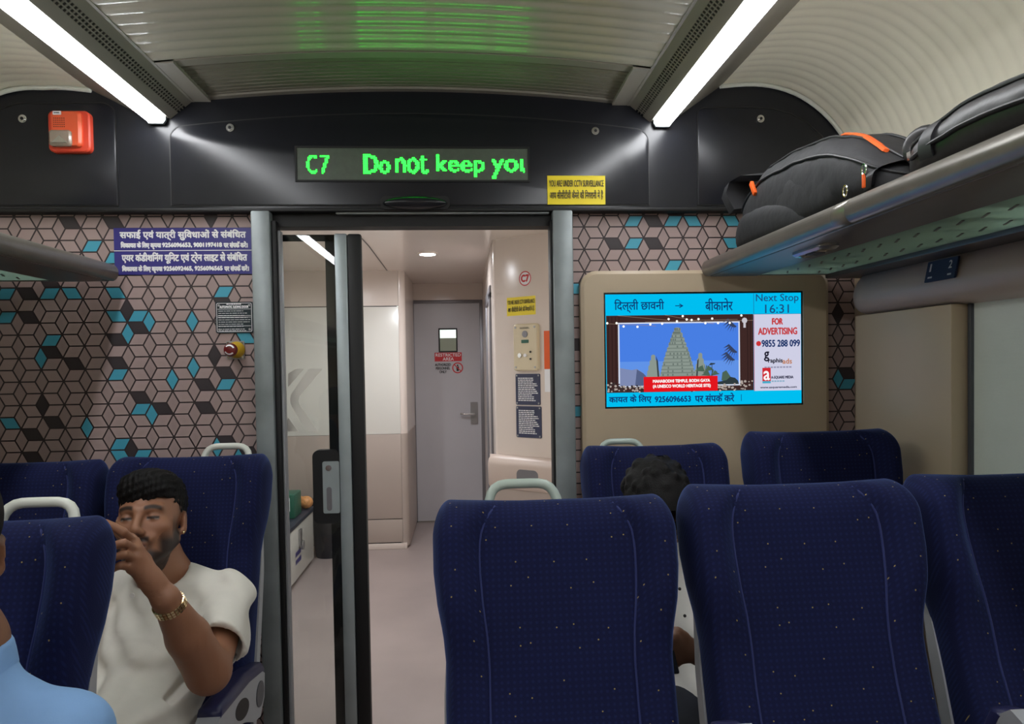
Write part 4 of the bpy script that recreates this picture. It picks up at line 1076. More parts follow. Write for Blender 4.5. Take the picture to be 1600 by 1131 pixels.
# ================================================================== LUGGAGE RACKS
RZ = 1.728
def luggage_rack(side, label, yfar):
    sx = (lambda x: x) if side > 0 else (lambda x: 2 * CXC - x)
    t = thing('luggage_rack', label, 'luggage rack', (sx(1.1), yfar, 1.68), 'overhead luggage racks')
    def bx(g, lo, hi, b=0, m=0):
        xa, xb = sorted((sx(lo[0]), sx(hi[0]))); g.box((xa, lo[1], lo[2]), (xb, hi[1], hi[2]), b, m=m)
    a = G(); prof = [(sx(.842) + .021 * math.cos(q), RZ + .027 * math.sin(q)) for q in np.linspace(0, 2 * PI, 24, False)]
    a.loft([[(x, y, z) for x, z in prof] for y in (YB, yfar - .006)] + [[(sx(.842) + (x - sx(.842)) * .8, yfar, RZ + (z - RZ) * .8) for x, z in prof]]); rl = obj('front_rail', a, M['rack_metal'], t, 50)
    for y in (1.50, .2):
        a = G(); a.loft([[(sx(.842) + (x - sx(.842)) * s_, yy, RZ + (z - RZ) * s_) for x, z in prof] for yy, s_ in ((y - .03, 1.0), (y - .029, 1.015), (y + .029, 1.015), (y + .03, 1.0))], cap=False); obj('rail_joint', a, M['rack_metal'], rl)
    a = G(); bx(a, (.85, YB, 1.700), (1.015, yfar - .004, 1.732), .003); obj('shelf', a, M['rack_dark'], t)
    a = G(); bx(a, (1.02, YB, 1.704), (1.262, yfar - .02, 1.712)); gl = obj('glass_shelf', a, M['rack_glass'], t); gl['label'] = 'frosted greenish glass strip'
    a = G(); y = yfar - .08
    while y > .3:
        for x in (1.09, 1.20):
            ex, ey, wx, wy = .011, .024, .0025, -.0012
            q4 = [(x - ex - wx, y - ey - wy), (x - ex + wx, y - ey + wy), (x + ex + wx, y + ey + wy), (x + ex - wx, y + ey - wy)]
            a.loft([[(sx(u), v, z) for u, v in q4] for z in (1.7025, 1.704)])
        y -= .075
    obj('dark_dashes', a, M['rack_dark'], gl)  # short slanted dark dashes laid under the glass strip
    a = G(); bx(a, (1.262, YB, 1.690), (1.42, yfar, 1.735), .004); obj('wall_rail', a, M['rack_dark'], t)
    a = G(); bx(a, (.842, yfar - .02, 1.702), (1.40, yfar - .002, 1.745), .004); obj('end_bracket', a, M['rack_metal'], t)
    y = .4
    while y < yfar - .1:                                  # bars of the rack floor over the glass
        a = G(); bx(a, (1.0, y, 1.714), (1.28, y + .012, 1.728), .003); y += .13; obj('cross_bar', a, M['rack_metal'], t)
    c = (.925, 1.80)
    a = G()
    q = rrect(-.026, .026, -.09, .09, .022)
    a.loft([[(sx(c[0] + u), c[1] + v, 1.701) for u, v in q], [(sx(c[0] + u), c[1] + v, 1.694) for u, v in q], [(sx(c[0] + u * .8), c[1] + v * .9, 1.688) for u, v in q]]); rd = obj('reading_light', a, M['steel'], t)
    for v in (-.05, .05): a = G(); a.disc((sx(c[0]), c[1] + v, 1.686), .017, .003, 'z', 18); obj('light_lens', a, M['lens'], rd)
    a = G()
    for k in range(5): bx(a, (c[0] - .016, c[1] - .025 + .01 * k, 1.684), (c[0] + .016, c[1] - .020 + .01 * k, 1.689), .001)
    obj('louvre', a, M['shell_dark'], rd)
luggage_rack(1, 'grey luggage rack along the right wall, carrying the black bags', 2.385)
luggage_rack(-1, 'grey luggage rack along the left wall beside the indigo notice', 2.385)

# seat number plate on the right valance
c = at(0, 0, 2)  # placed on the sloping valance
P0, P1 = atx(1450, 425, 1.325), atx(1497, 418, 1.325)
t = thing('seat_number_plate', 'small blue seat number plate under the right luggage rack', 'sign', (1.325, (P0[1] + P1[1]) / 2, 1.64))
zc = 1.651; tilt = math.radians(12)
fv = lambda o: (lambda u, v: (1.3255 + (v) * math.sin(tilt) * 1.0 - o, P0[1] - u, zc + v * math.cos(tilt)))
Wp = P0[1] - P1[1]
a = G(); a.loft([[fv(.000)(u, v) for u, v in rrect(0, Wp, -.030, .030, .003)], [fv(.006)(u, v) for u, v in rrect(0, Wp, -.030, .030, .003)]]); obj('plate', a, M['seat_plate'], t)
a = G(); f = fv(.0066); write(a, '1', Wp * .12, Wp * .17, .000, .022, f, .0006); write(a, '2', Wp * .76, Wp * .86, .000, .022, f, .0006); bars(a, Wp * .1, Wp * .3, -.022, -.012, f, 1, seed=1); bars(a, Wp * .76, Wp * .92, -.022, -.012, f, 1, seed=3)
obj('print', a, M['white'], t, 0)

# ================================================================== BAGS ON THE RIGHT RACK
def fine3(P, n):
    P = np.array(P, float); d = np.r_[0, np.cumsum(np.linalg.norm(np.diff(P, axis=0), axis=1))]; t = np.linspace(0, d[-1], n)
    o = np.stack([np.interp(t, d, P[:, i]) for i in range(3)], 1)
    for _ in range(2): o[1:-1] = (o[:-2] + 2 * o[1:-1] + o[2:]) / 4
    return [tuple(p) for p in o]
def bag_loft(st, ex=2.6, n=40, wr=0, seed=1):
    rn = np.random.RandomState(seed); rings = []
    for k, (y, xc, w, zb, zt) in enumerate(st):
        h = (zt - zb) / 2; zc = (zt + zb) / 2; r = []
        for j in range(n):
            q = 2 * PI * j / n; c_, s_ = math.cos(q), math.sin(q)
            e = 2 / ex
            x = w * math.copysign(abs(c_) ** e, c_); z = h * math.copysign(abs(s_) ** e, s_)
            d = 1 + wr * (math.sin(5 * q + y * 37 + seed) * .5 + math.sin(9 * q - y * 61) * .3 + math.sin(y * 90 + 3 * q) * .4)
            r.append((xc + x * d, y, zc + z * d))
        rings.append(r)
    return rings
def interp_st(st, n):
    S = np.array(st); t = np.linspace(0, 1, len(S)); tt = np.linspace(0, 1, n)
    o = np.stack([np.interp(tt, t, S[:, i]) for i in range(S.shape[1])], 1)
    for _ in range(4): o[1:-1] = (o[:-2] + 2 * o[1:-1] + o[2:]) / 4
    return [tuple(r) for r in o]
def surf_line(rings, i0, i1, j0, j1, n=24, off=.004):
    """a line lying on a lofted skin from ring i0, slot j0 to ring i1, slot j1"""
    out = []
    for q in np.linspace(0, 1, n):
        i = i0 + (i1 - i0) * q; j = j0 + (j1 - j0) * q
        a_, b_ = int(i), int(j); a_ = min(a_, len(rings) - 2); nn = len(rings[0])
        A = np.array(rings[a_][b_ % nn]) * (1 - (j - b_)) + np.array(rings[a_][(b_ + 1) % nn]) * (j - b_)
        B = np.array(rings[a_ + 1][b_ % nn]) * (1 - (j - b_)) + np.array(rings[a_ + 1][(b_ + 1) % nn]) * (j - b_)
        P = A * (1 - (i - a_)) + B * (i - a_); C = np.mean(rings[a_], axis=0); d = P - C; d[1] = 0; d /= np.linalg.norm(d) + 1e-9
        out.append(tuple(P + d * off))
    return out
ZS = 1.738
B1 = interp_st([(2.225, .965, .03, 1.79, 1.84), (2.20, .965, .08, ZS, 1.895), (2.13, .97, .10, ZS, 1.955), (2.02, .98, .115, ZS, 1.995), (1.85, .99, .12, ZS, 1.988), (1.72, .99, .125, ZS, 1.970), (1.63, .99, .125, ZS, 1.943), (1.52, .98, .12, ZS, 1.89), (1.42, .975, .105, ZS, 1.82), (1.385, .97, .06, 1.75, 1.795), (1.378, .97, .03, 1.76, 1.78)], 44)
t = thing('backpack', 'charcoal cloth backpack with orange trim lying at the far end of the right rack', 'backpack', (.98, 1.95, ZS), 'backpacks on the right luggage rack')
RB = bag_loft(B1, 2.7, 44, .026, 3)
a = G(); a.loft(RB); obj('body', a, M['bag'], t, 70)
# long front pocket on the aisle side, drooping foot pocket, haul loop
a = G(); PK = bag_loft(interp_st([(2.235, .93, .03, 1.77, 1.82), (2.22, .925, .05, ZS, 1.865), (2.12, .908, .06, ZS, 1.872), (1.97, .90, .05, ZS, 1.862), (1.80, .905, .042, ZS, 1.835), (1.68, .91, .02, ZS, 1.78)], 22), 2.5, 32, .02, 5); a.loft(PK); obj('foot_pocket', a, M['bag'], t, 70)
a = G(); SP = bag_loft(interp_st([(1.98, .895, .02, 1.80, 1.86), (1.94, .895, .027, 1.77, 1.90), (1.80, .895, .03, 1.76, 1.91), (1.60, .895, .03, 1.76, 1.88), (1.54, .90, .02, 1.79, 1.84)], 20), 2.6, 28, .02, 9); a.loft(SP); obj('side_pocket', a, M['bag'], t, 70)
for (i0, i1, j0, j1) in ((4, 34, 15, 13), (6, 40, 19, 19), (8, 38, 10, 9)):
    a = G(); a.tube(surf_line(RB, i0, i1, j0, j1, 30, .003), .0035, 8); obj('seam_piping', a, M['bag_trim'], t)
a = G(); L = surf_line(RB, 21, 32, 11.8, 14, 24, .004); a.loft([[tuple(np.array(p) + np.array(q)) for q in ((-.006, 0, .0), (0, 0, .005), (.012, 0, .004), (.006, 0, -.004))] for p in L]); obj('orange_edge', a, M['orange_trim'], t)['label'] = 'orange edge trim along the top'
a = G()
lp = [(.94, 2.07, 1.955), (.90, 2.14, 1.972), (.885, 2.19, 1.965), (.88, 2.205, 1.935), (.90, 2.19, 1.88)]
a.loft([[tuple(np.array(p) + np.array(q)) for q in ((-.045, -.02, .004), (.035, -.02, .014), (.035, .02, .008), (-.045, .02, -.004))] for p in lp]); obj('haul_loop', a, M['bag'], t, 60)
a = G(); a.box((.862, 2.045, 1.895), (.872, 2.060, 1.945), .002, rot=Matrix.Rotation(math.radians(-35), 3, 'X')); obj('zip_pull', a, M['orange_trim'], t)['label'] = 'orange zip pull on the end flap'
a = G(); a.box((.848, 1.442, 1.770), (.854, 1.450, 1.800), .002); obj('zip_pull', a, M['orange_trim'], t)['label'] = 'orange zip pull'
for y, z in ((1.446, 1.808), (1.52, 1.782)):
    a = G(); a.tube([(.852 + .0 * k, y + .008 * math.cos(q), z + .012 * math.sin(q)) for k, q in enumerate(np.linspace(0, 2 * PI, 14, False))], .0022, 6, closed=True); obj('buckle_ring', a, M['chrome'], t)
a = G(); a.loft([[tuple(np.array(p) + np.array(q)) for q in ((-.004, -.014, 0), (.004, -.014, .004), (.004, .014, .004), (-.004, .014, 0))] for p in surf_line(RB, 33, 36, 24, 12, 20, .005)]); obj('shoulder_strap', a, M['bag_trim'], t, 60)

B2 = interp_st([(1.368, .955, .03, 1.775, 1.815), (1.358, .96, .07, ZS, 1.845), (1.31, .97, .10, ZS, 1.850), (1.24, .98, .12, ZS, 1.862), (1.16, .985, .13, ZS, 1.872), (1.06, .985, .135, ZS, 1.862), (.95, .985, .135, ZS, 1.84), (.85, .985, .12, ZS, 1.81), (.80, .985, .05, 1.77, 1.80)], 44)
t = thing('backpack', 'glossy black nylon bag nearest the camera on the right rack', 'backpack', (1.0, 1.1, ZS), 'backpacks on the right luggage rack')
RB = bag_loft(B2, 2.5, 44, .012, 8)
a = G(); a.loft(RB); obj('body', a, M['bag2'], t, 70)
for (i0, i1, j0, j1) in ((3, 40, 16, 14), (3, 40, 18, 16.5), (10, 36, 22, 22)):
    a = G(); a.tube(surf_line(RB, i0, i1, j0, j1, 36, .003), .0042, 8); obj('seam_piping', a, M['bag_trim'], t)
a = G(); LZ = surf_line(RB, 3.0, 7.0, 20.5, 16.6, 10, .006); a.tube(LZ, .003, 6); a.loft([[tuple(np.array(p) + np.array(q)) for q in ((-.004, -.006, 0), (-.004, .006, 0), (.002, .006, .004), (.002, -.006, .004))] for p in LZ[:5]]); obj('zipper', a, M['chrome'], t)['label'] = 'silver zipper'
a = G(); a.loft([[tuple(np.array(p) + np.array(q)) for q in ((-.004, -.018, 0), (.006, -.018, .006), (.006, .018, .006), (-.004, .018, 0))] for p in surf_line(RB, 15, 15, 24, 15, 16, .004)]); obj('side_strap', a, M['bag_trim'], t, 60)
a = G(); a.tube(fine3([(.95, 1.330, 1.840), (.93, 1.362, 1.862), (.915, 1.378, 1.85), (.91, 1.382, 1.825), (.92, 1.355, 1.80)], 18), .016, 12); obj('haul_loop', a, M['bag2'], t)

# ================================================================== SEATS
def smooth01(x): x = max(0, min(1, x)); return x * x * (3 - 2 * x)
def seat_width(h):
    H = [0, .25, .40, .47, .52, .57, .63, .70, .76]; W_ = [.204, .206, .208, .207, .212, .222, .229, .230, .226]
    return float(np.interp(h, H, W_))
def seat_back():
    us = sorted(set(np.round(np.r_[np.linspace(-1, 1, 41), [s * v for s in (-1, 1) for v in (.60, .615, .63, .645, .66, .97, .985, .995, .94, .9)]], 4)))
    hs = list(np.linspace(.0, .69, 36)) + [.69 + .075 * math.sin(q) for q in np.linspace(.15, PI / 2, 11)]
    rings = []
    for h in hs:
        w = seat_width(h); q = max(0, (h - .69) / .075); k = math.sqrt(max(0.0, 1 - q * q)); kw_ = 1 - .13 * (1 - math.sqrt(max(0, 1 - q ** 2.2)))
        k = max(k, .04)
        if h < .03: k *= .75 + .25 * h / .03
        wing = .006 + .026 * smooth01((h - .46) / .14) + .016 * smooth01((.36 - h) / .12)
        su = .625 - .12 * max(0, (h - .66) / .10) ** 2
        r = []
        sag = .006 * max(0, (h - .69) / .075)
        for u in us:
            e = math.sqrt(max(0, 1 - max(0, (abs(u) - .87) / .13) ** 2))
            d = .050 + .012 * math.sin(PI * min(1, max(0, (h - .10) / .30))) + wing * smooth01((abs(u) - su + .04) / .22) - .0042 * math.exp(-((abs(u) - su) / .016) ** 2) * (1 if abs(u) > .3 else 0)
            r.append((u * w * kw_, -d * e * k, h - sag * (1 - u * u)))
        for u in us[::-1][1:-1:3]:
            e = math.sqrt(max(0, 1 - max(0, (abs(u) - .9) / .1) ** 2)); r.append((u * w * kw_, .045 * e * k + .001, h - sag * (1 - u * u)))
        rings.append(r)
    return G().loft(rings)
def seat_shell():
    rings = []
    for h in list(np.linspace(-.04, .66, 24)) + [.685, .70]:
        w = float(np.interp(h, [-.04, .2, .42, .50, .58, .66, .70], [.211, .212, .211, .206, .202, .199, .18])); ex = .012 if h < .66 else .012 * (.70 - h) / .04 + .002
        yb = .052; yf = float(np.interp(h, [-.04, .40, .50, .60, .70], [.004, .004, .016, .03, .035]))
        r = [(w, yf), (w, yb - .015), (w - .02, yb), (-w + .02, yb), (-w, yb - .015), (-w, yf), (-w + .01, yf), (-w + .012, yb - .018), (-w + .03, yb - .01), (w - .03, yb - .01), (w - .012, yb - .018), (w - .01, yf)]
        rings.append([(x, y, h) for x, y in r])
    return G().loft(rings)
def seat_cushion():
    rings = []
    for y in np.r_[np.linspace(-.52, -.47, 6), np.linspace(-.42, .02, 10)]:
        q = max(0, (-.47 - y) / .05); k = math.sqrt(max(.02, 1 - q * q)); w = .212
        top = .455 - .02 * smooth01((y + .45) / .4) ; r = []
        for u in np.linspace(-1, 1, 25):
            e = math.sqrt(max(0, 1 - max(0, (abs(u) - .86) / .14) ** 2)); r.append((u * w, y, .40 + (top - .40 + .016 * smooth01((abs(u) - .6) / .25)) * e * k))
        for u in np.linspace(1, -1, 25)[1:-1]: r.append((u * w, y, .40 - .05 * k))
        rings.append(r)
    return G().loft(rings)
def seat_base():
    g = G(); g.box((-.20, -.45, .30), (.20, .02, .352), .01); g.box((-.17, -.30, .02), (-.12, -.08, .30), .008); g.box((.12, -.30, .02), (.17, -.08, .30), .008); g.box((-.20, -.38, 0), (.20, -.02, .025), .006); return g
def grab_handle():
    g = G(); P = [(-.066, .030, .66), (-.066, .030, .772), (-.060, .030, .786), (-.046, .030, .795), (.046, .030, .795), (.056, .030, .790), (.064, .030, .778), (.074, .030, .74), (.074, .030, .66)]
    rings = []
    g.tube(fine3(P, 30), .0098, 10); return g
def arm_frame():
    """armrest lying forward from its hinge at the back (origin); grey side ring, round hinge, front cap"""
    g = G(); outer = []; 
    out = [(.045, -.035), (.045, .030), (.02, .045), (-.10, .05), (-.32, .035), (-.345, .02), (-.345, -.055), (-.33, -.07), (-.29, -.07), (-.24, -.02), (-.12, -.045), (-.05, -.07), (.01, -.075)]
    g.loft([[(x, y, z) for y, z in out] for x in (-.026, .026)])
    return g
def arm_pad():
    g = G(); rings = []
    for y, z in ((-.318, .042), (-.31, .050), (-.10, .064), (.02, .058), (.035, .045)):
        k = .6 if y in (-.318, .035) else 1
        rings.append([(u * .027, y, z + (.010 * math.sqrt(max(0, 1 - u ** 4)) if v else -.016) * k) for u, v in [(q, 1) for q in np.linspace(-1, 1, 9)] + [(q, 0) for q in np.linspace(1, -1, 5)]])
    return g.loft(rings)
RECL = 15.5
PIV = .425
def piping(sg):
    pts = []
    for h in np.linspace(.30, .752, 26):
        w = seat_width(h); su = .625 - .12 * max(0, (h - .66) / .10) ** 2
        q = max(0, (h - .69) / .075); k = math.sqrt(max(.02, 1 - q * q)); kw_ = 1 - .13 * (1 - math.sqrt(max(0, 1 - min(1, q) ** 2.2)))
        wing = .006 + .026 * smooth01((h - .46) / .14) + .016 * smooth01((.36 - h) / .12)
        d = .050 + .012 * math.sin(PI * min(1, max(0, (h - .10) / .30))) + wing * smooth01(.04 / .22) - .0030
        pts.append((sg * su * w * kw_, -d * k, h - .006 * q * (1 - su * su)))
    return G().tube(pts, .0022, 6)
GEO = {k: f() for k, f in dict(piping=lambda: piping(-1), piping_r=lambda: piping(1), back=seat_back, shell=seat_shell, cushion=seat_cushion, base=seat_base, handle=grab_handle, frame=arm_frame, pad=arm_pad).items()}
SEATMESH = {}
def seat_part(name, key, m, parent, loc=(0, 0, 0), smooth=60):
    if (key, m) not in SEATMESH: SEATMESH[(key, m)] = mesh_of(name, GEO[key].v, GEO[key].f, M[m], GEO[key].m, smooth)
    o = bpy.data.objects.new(name, SEATMESH[(key, m)]); COL.objects.link(o); o.parent = parent; o.location = loc; return o
def coach_seat(label, x, y, group, recline=RECL, handle=None, hx=0, arm=None, arm_x=0, arm_low=True, zpiv=PIV, arm_ang=0, arm_z=.545, hz=0):
    """x, y: pivot of the back; the seat faces the camera"""
    t = thing('coach_chair', label, 'chair', (x, y, 0), group)
    seat_part('seat_base', 'base', 'shell_dark', t, smooth=30)
    seat_part('seat_cushion', 'cushion', 'seat', t)
    b = seat_part('backrest', 'back', 'seat', t, (0, 0, zpiv)); b.rotation_euler.x = -math.radians(recline)
    for sg in (-1, 1):
        pp = seat_part('seam_piping', 'piping' if sg < 0 else 'piping_r', 'piping', b, smooth=180); pp['label'] = 'lighter blue seam piping'
    s = seat_part('back_shell', 'shell', 'shell', t, (0, 0, zpiv), 40); s.rotation_euler.x = -math.radians(recline)
    if handle:
        h = seat_part('grab_handle', 'handle', handle, s, (hx, 0, hz)); h['label'] = 'pale moulded grab handle'
        if hx > 0: h.scale.x = -1
    if arm:
        f = seat_part('armrest', 'frame', 'shell', t, (arm_x, .0, arm_z), 30)
        f.rotation_euler.x = math.radians(arm_ang)
        p = seat_part('arm_pad', 'pad', 'arm_pad', f, (0, 0, 0)); p['label'] = 'navy padded top'
        h = G(); h.cyl((-.0285, -.002, -.012), (.0285, -.002, -.012), .034, 20)
        if ('hinge', 'shell_dark') not in SEATMESH: SEATMESH[('hinge', 'shell_dark')] = mesh_of('hinge', h.v, h.f, M['shell_dark'], h.m, 30)
        o = bpy.data.objects.new('hinge', SEATMESH[('hinge', 'shell_dark')]); COL.objects.link(o); o.parent = f
        if ('recess', 'shell_dark') not in SEATMESH:
            h = G(); q_ = [(-.155 + .055 * math.cos(v), -.002 + .026 * math.sin(v) - .12 * (.055 * math.cos(v))) for v in np.linspace(0, 2 * PI, 20, False)]
            h.loft([[(x_, y_, z_) for y_, z_ in q_] for x_ in (-.0268, .0268)]); SEATMESH[('recess', 'shell_dark')] = mesh_of('recess', h.v, h.f, M['black_seam'], h.m, 30)
        o = bpy.data.objects.new('recess', SEATMESH[('recess', 'shell_dark')]); COL.objects.link(o); o.parent = f; o['label'] = 'dark oval opening'
    return t
GN, GE = 'blue coach seats of the row nearest the camera', 'blue coach seats against the end wall'
YN, YE = 1.145, 1.965
coach_seat('navy speckled seat nearest the aisle in the near right-hand row, with the greenish grab handle', .165, YN, GN, zpiv=.415, handle='handle_green', hx=-.055, arm='lo', arm_x=.242, arm_ang=-70, arm_z=.519)
coach_seat('navy speckled seat in the middle of the near right-hand row', .637, YN, GN, arm='lo', arm_x=.242, arm_ang=-70, arm_z=.519, zpiv=.432)
coach_seat('navy speckled seat by the window blind, right of the near right-hand row', 1.125, YN + .03, GN, recline=17, zpiv=.436)
coach_seat('navy seat at the left edge in front of the man in the cream shirt', -.880, YN, GN, handle='handle_cream', hx=.075, zpiv=.405)
coach_seat('navy seat in which the man in the cream shirt sits', -.812, YE, GE, handle='handle_cream', hx=.085, arm='lo', arm_x=.208, arm_z=.525, arm_ang=-8, zpiv=.415)
coach_seat('dark navy seat against the patterned wall, left of the man in the cream shirt', -1.285, YE, GE, zpiv=.41)
coach_seat('navy seat below the wall screen in which the curly-haired person sits', .586, YE + .02, GE, handle='handle_green', hx=-.09, hz=-.014, zpiv=.412)
coach_seat('empty navy window seat against the end wall, right of the curly-haired person', 1.046, YE - .07, GE, recline=11, zpiv=.447)
# ================================================================== PEOPLE
# Bodies are grown as one smooth surface from a distance field (rounded bones blended together) and meshed by surface nets.
class Field:
    def __init__(s, ax):
        s.ax = [np.asarray(a, np.float32) for a in ax]; s.f = np.full([len(a) for a in s.ax], .5, np.float32)
    def sub(s, lo, hi):
        sl = []
        for a, l, h in zip(s.ax, lo, hi):
            i = int(np.searchsorted(a, l)); j = int(np.searchsorted(a, h)); sl.append(slice(max(0, i - 1), min(len(a), j + 1)))
        if any(q.stop - q.start < 1 for q in sl): return None, None
        g = np.meshgrid(*[a[q] for a, q in zip(s.ax, sl)], indexing='ij', sparse=True)
        return tuple(sl), g
    def put(s, fn, lo, hi, k=.01, op='u', pad=None):
        pad = pad if pad is not None else max(.03, 2.5 * k)
        sl, g = s.sub([a - pad for a in lo], [a + pad for a in hi])
        if sl is None: return
        d = fn(*g).astype(np.float32); o = s.f[sl]
        if op == 'u':
            if k > 0:
                h = np.clip(.5 + .5 * (o - d) / k, 0, 1); s.f[sl] = o * (1 - h) + d * h - k * h * (1 - h)
            else: s.f[sl] = np.minimum(o, d)
        elif op == 's':
            h = np.clip(.5 - .5 * (o + d) / k, 0, 1); s.f[sl] = o * (1 - h) + (-d) * h + k * h * (1 - h)
        elif op == 'i': s.f[sl] = np.maximum(o, d)
    def cone(s, a, b, ra, rb=None, k=.01, op='u'):
        rb = ra if rb is None else rb
        a = np.array(a, float); b = np.array(b, float); ab = b - a; L2 = ab.dot(ab) + 1e-12
        def fn(x, y, z):
            t = np.clip(((x - a[0]) * ab[0] + (y - a[1]) * ab[1] + (z - a[2]) * ab[2]) / L2, 0, 1)
            return np.sqrt((x - a[0] - ab[0] * t) ** 2 + (y - a[1] - ab[1] * t) ** 2 + (z - a[2] - ab[2] * t) ** 2) - (ra + (rb - ra) * t)
        m = max(ra, rb); s.put(fn, np.minimum(a, b) - m, np.maximum(a, b) + m, k, op)
    def chain(s, pts, rs, k=.01, kk=None):
        for i in range(len(pts) - 1): s.cone(pts[i], pts[i + 1], rs[i], rs[i + 1], k if i == 0 or kk is None else kk)
    def ell(s, c, rad, R=None, k=.01, op='u'):
        c = np.array(c, float); rad = np.array(rad, float); R = np.eye(3) if R is None else R    # rows of R: axes of the ellipsoid
        def fn(x, y, z):
            X_, Y_, Z_ = x - c[0], y - c[1], z - c[2]
            q = [(R[i][0] * X_ + R[i][1] * Y_ + R[i][2] * Z_) for i in range(3)]
            k0 = np.sqrt(sum((q[i] / rad[i]) ** 2 for i in range(3))); k1 = np.sqrt(sum((q[i] / rad[i] ** 2) ** 2 for i in range(3))) + 1e-9
            return k0 * (k0 - 1) / k1
        m = rad.max(); s.put(fn, c - m, c + m, k, op)
    def disp(s, fn, band=.03):
        g = np.meshgrid(*s.ax, indexing='ij', sparse=True); m = np.abs(s.f) < band
        s.f = np.where(m, s.f + fn(*g), s.f).astype(np.float32)
    def mesh(s):
        f = s.f; ins = f < 0; nx, ny, nz = f.shape
        cnt = np.zeros((nx - 1, ny - 1, nz - 1), np.int8)
        for i in (0, 1):
            for j in (0, 1):
                for k in (0, 1): cnt += ins[i:nx - 1 + i, j:ny - 1 + j, k:nz - 1 + k]
        act = np.argwhere((cnt > 0) & (cnt < 8)); idx = np.full(cnt.shape, -1, np.int32); idx[tuple(act.T)] = np.arange(len(act))
        P = np.zeros((len(act), 3)); N = np.zeros(len(act))
        for d in range(3):
            o1, o2 = [q for q in range(3) if q != d]
            for a in (0, 1):
                for b in (0, 1):
                    A = act.copy(); A[:, o1] += a; A[:, o2] += b; B = A.copy(); B[:, d] += 1
                    fa, fb = f[tuple(A.T)], f[tuple(B.T)]; c = (fa < 0) != (fb < 0); t = np.where(c, fa / np.where(c, fa - fb, 1), 0)
                    ca = np.stack([s.ax[q][A[:, q]] for q in range(3)], 1).astype(float); cb = np.stack([s.ax[q][B[:, q]] for q in range(3)], 1)
                    P += np.where(c[:, None], ca + (cb - ca) * t[:, None], 0); N += c
        P /= N[:, None]; F = []
        for d in range(3):
            o1, o2 = (d + 1) % 3, (d + 2) % 3
            sa = [slice(None)] * 3; sb = [slice(None)] * 3; sa[d] = slice(0, -1); sb[d] = slice(1, None)
            e = np.argwhere(ins[tuple(sa)] != ins[tuple(sb)])
            e = e[(e[:, o1] > 0) & (e[:, o2] > 0) & (e[:, o1] < f.shape[o1] - 1) & (e[:, o2] < f.shape[o2] - 1)]
            q = []
            for a, b in ((-1, -1), (0, -1), (0, 0), (-1, 0)):
                E = e.copy(); E[:, o1] += a; E[:, o2] += b; q.append(idx[tuple(E.T)])
            q = np.stack(q, 1); flip = ins[tuple(sa)][tuple(e.T)]
            F.append(np.where(flip[:, None], q, q[:, ::-1]))
        F = np.concatenate(F); return P, F[(F >= 0).all(1)]
def axis(lo, hi, fine_lo, fine_hi, hf, hc):
    p = list(np.arange(lo, fine_lo, hc)) + list(np.arange(fine_lo, fine_hi, hf)) + list(np.arange(fine_hi, hi + hc, hc)); return np.array(p)
def field_obj(name, F, m, parent, tone=None, relax=1):
    P, Q = F.mesh()
    if relax:                                               # light smoothing
        e = np.concatenate([Q[:, [0, 1]], Q[:, [1, 2]], Q[:, [2, 3]], Q[:, [3, 0]]]); e = np.concatenate([e, e[:, ::-1]])
        for _ in range(relax):
            S = np.zeros_like(P); c = np.bincount(e[:, 0], minlength=len(P)).astype(float)
            for k in range(3): S[:, k] = np.bincount(e[:, 0], P[e[:, 1], k], len(P))
            P = np.where(c[:, None] > 0, .5 * P + .5 * S / np.maximum(c, 1)[:, None], P)
    o0 = np.array(wloc(parent)) if parent else np.zeros(3)
    me = bpy.data.meshes.new(name); me.vertices.add(len(P)); me.vertices.foreach_set('co', (P - o0).ravel())
    me.loops.add(Q.size); me.loops.foreach_set('vertex_index', Q.ravel().astype(np.int32))
    me.polygons.add(len(Q)); me.polygons.foreach_set('loop_start', np.arange(0, Q.size, 4, dtype=np.int32))
    me.update(calc_edges=True); me.validate(); me.shade_smooth(); me.materials.append(m)
    if tone is not None:
        a = me.color_attributes.new('tone', 'FLOAT_COLOR', 'POINT'); c = np.concatenate([tone(P), np.ones((len(P), 1))], 1)
        a.data.foreach_set('color', c.ravel().astype(np.float32))
    o = bpy.data.objects.new(name, me); COL.objects.link(o); o.parent = parent
    return o
def frame_from(fwd, up=(0, 0, 1), roll=0):
    f = np.array(fwd, float); f /= np.linalg.norm(f); r = np.cross(f, up); r /= np.linalg.norm(r); u = np.cross(r, f)
    c, s_ = math.cos(roll), math.sin(roll); return np.array([r * c + u * s_, f, u * c - r * s_])     # rows: right (the person's), forward, up
class Head:
    def __init__(h, c, R): h.c = np.array(c); h.R = R
    def w(h, r, f, u): return h.c + h.R[0] * r + h.R[1] * f + h.R[2] * u
    def loc(h, P): return (P - h.c) @ h.R.T
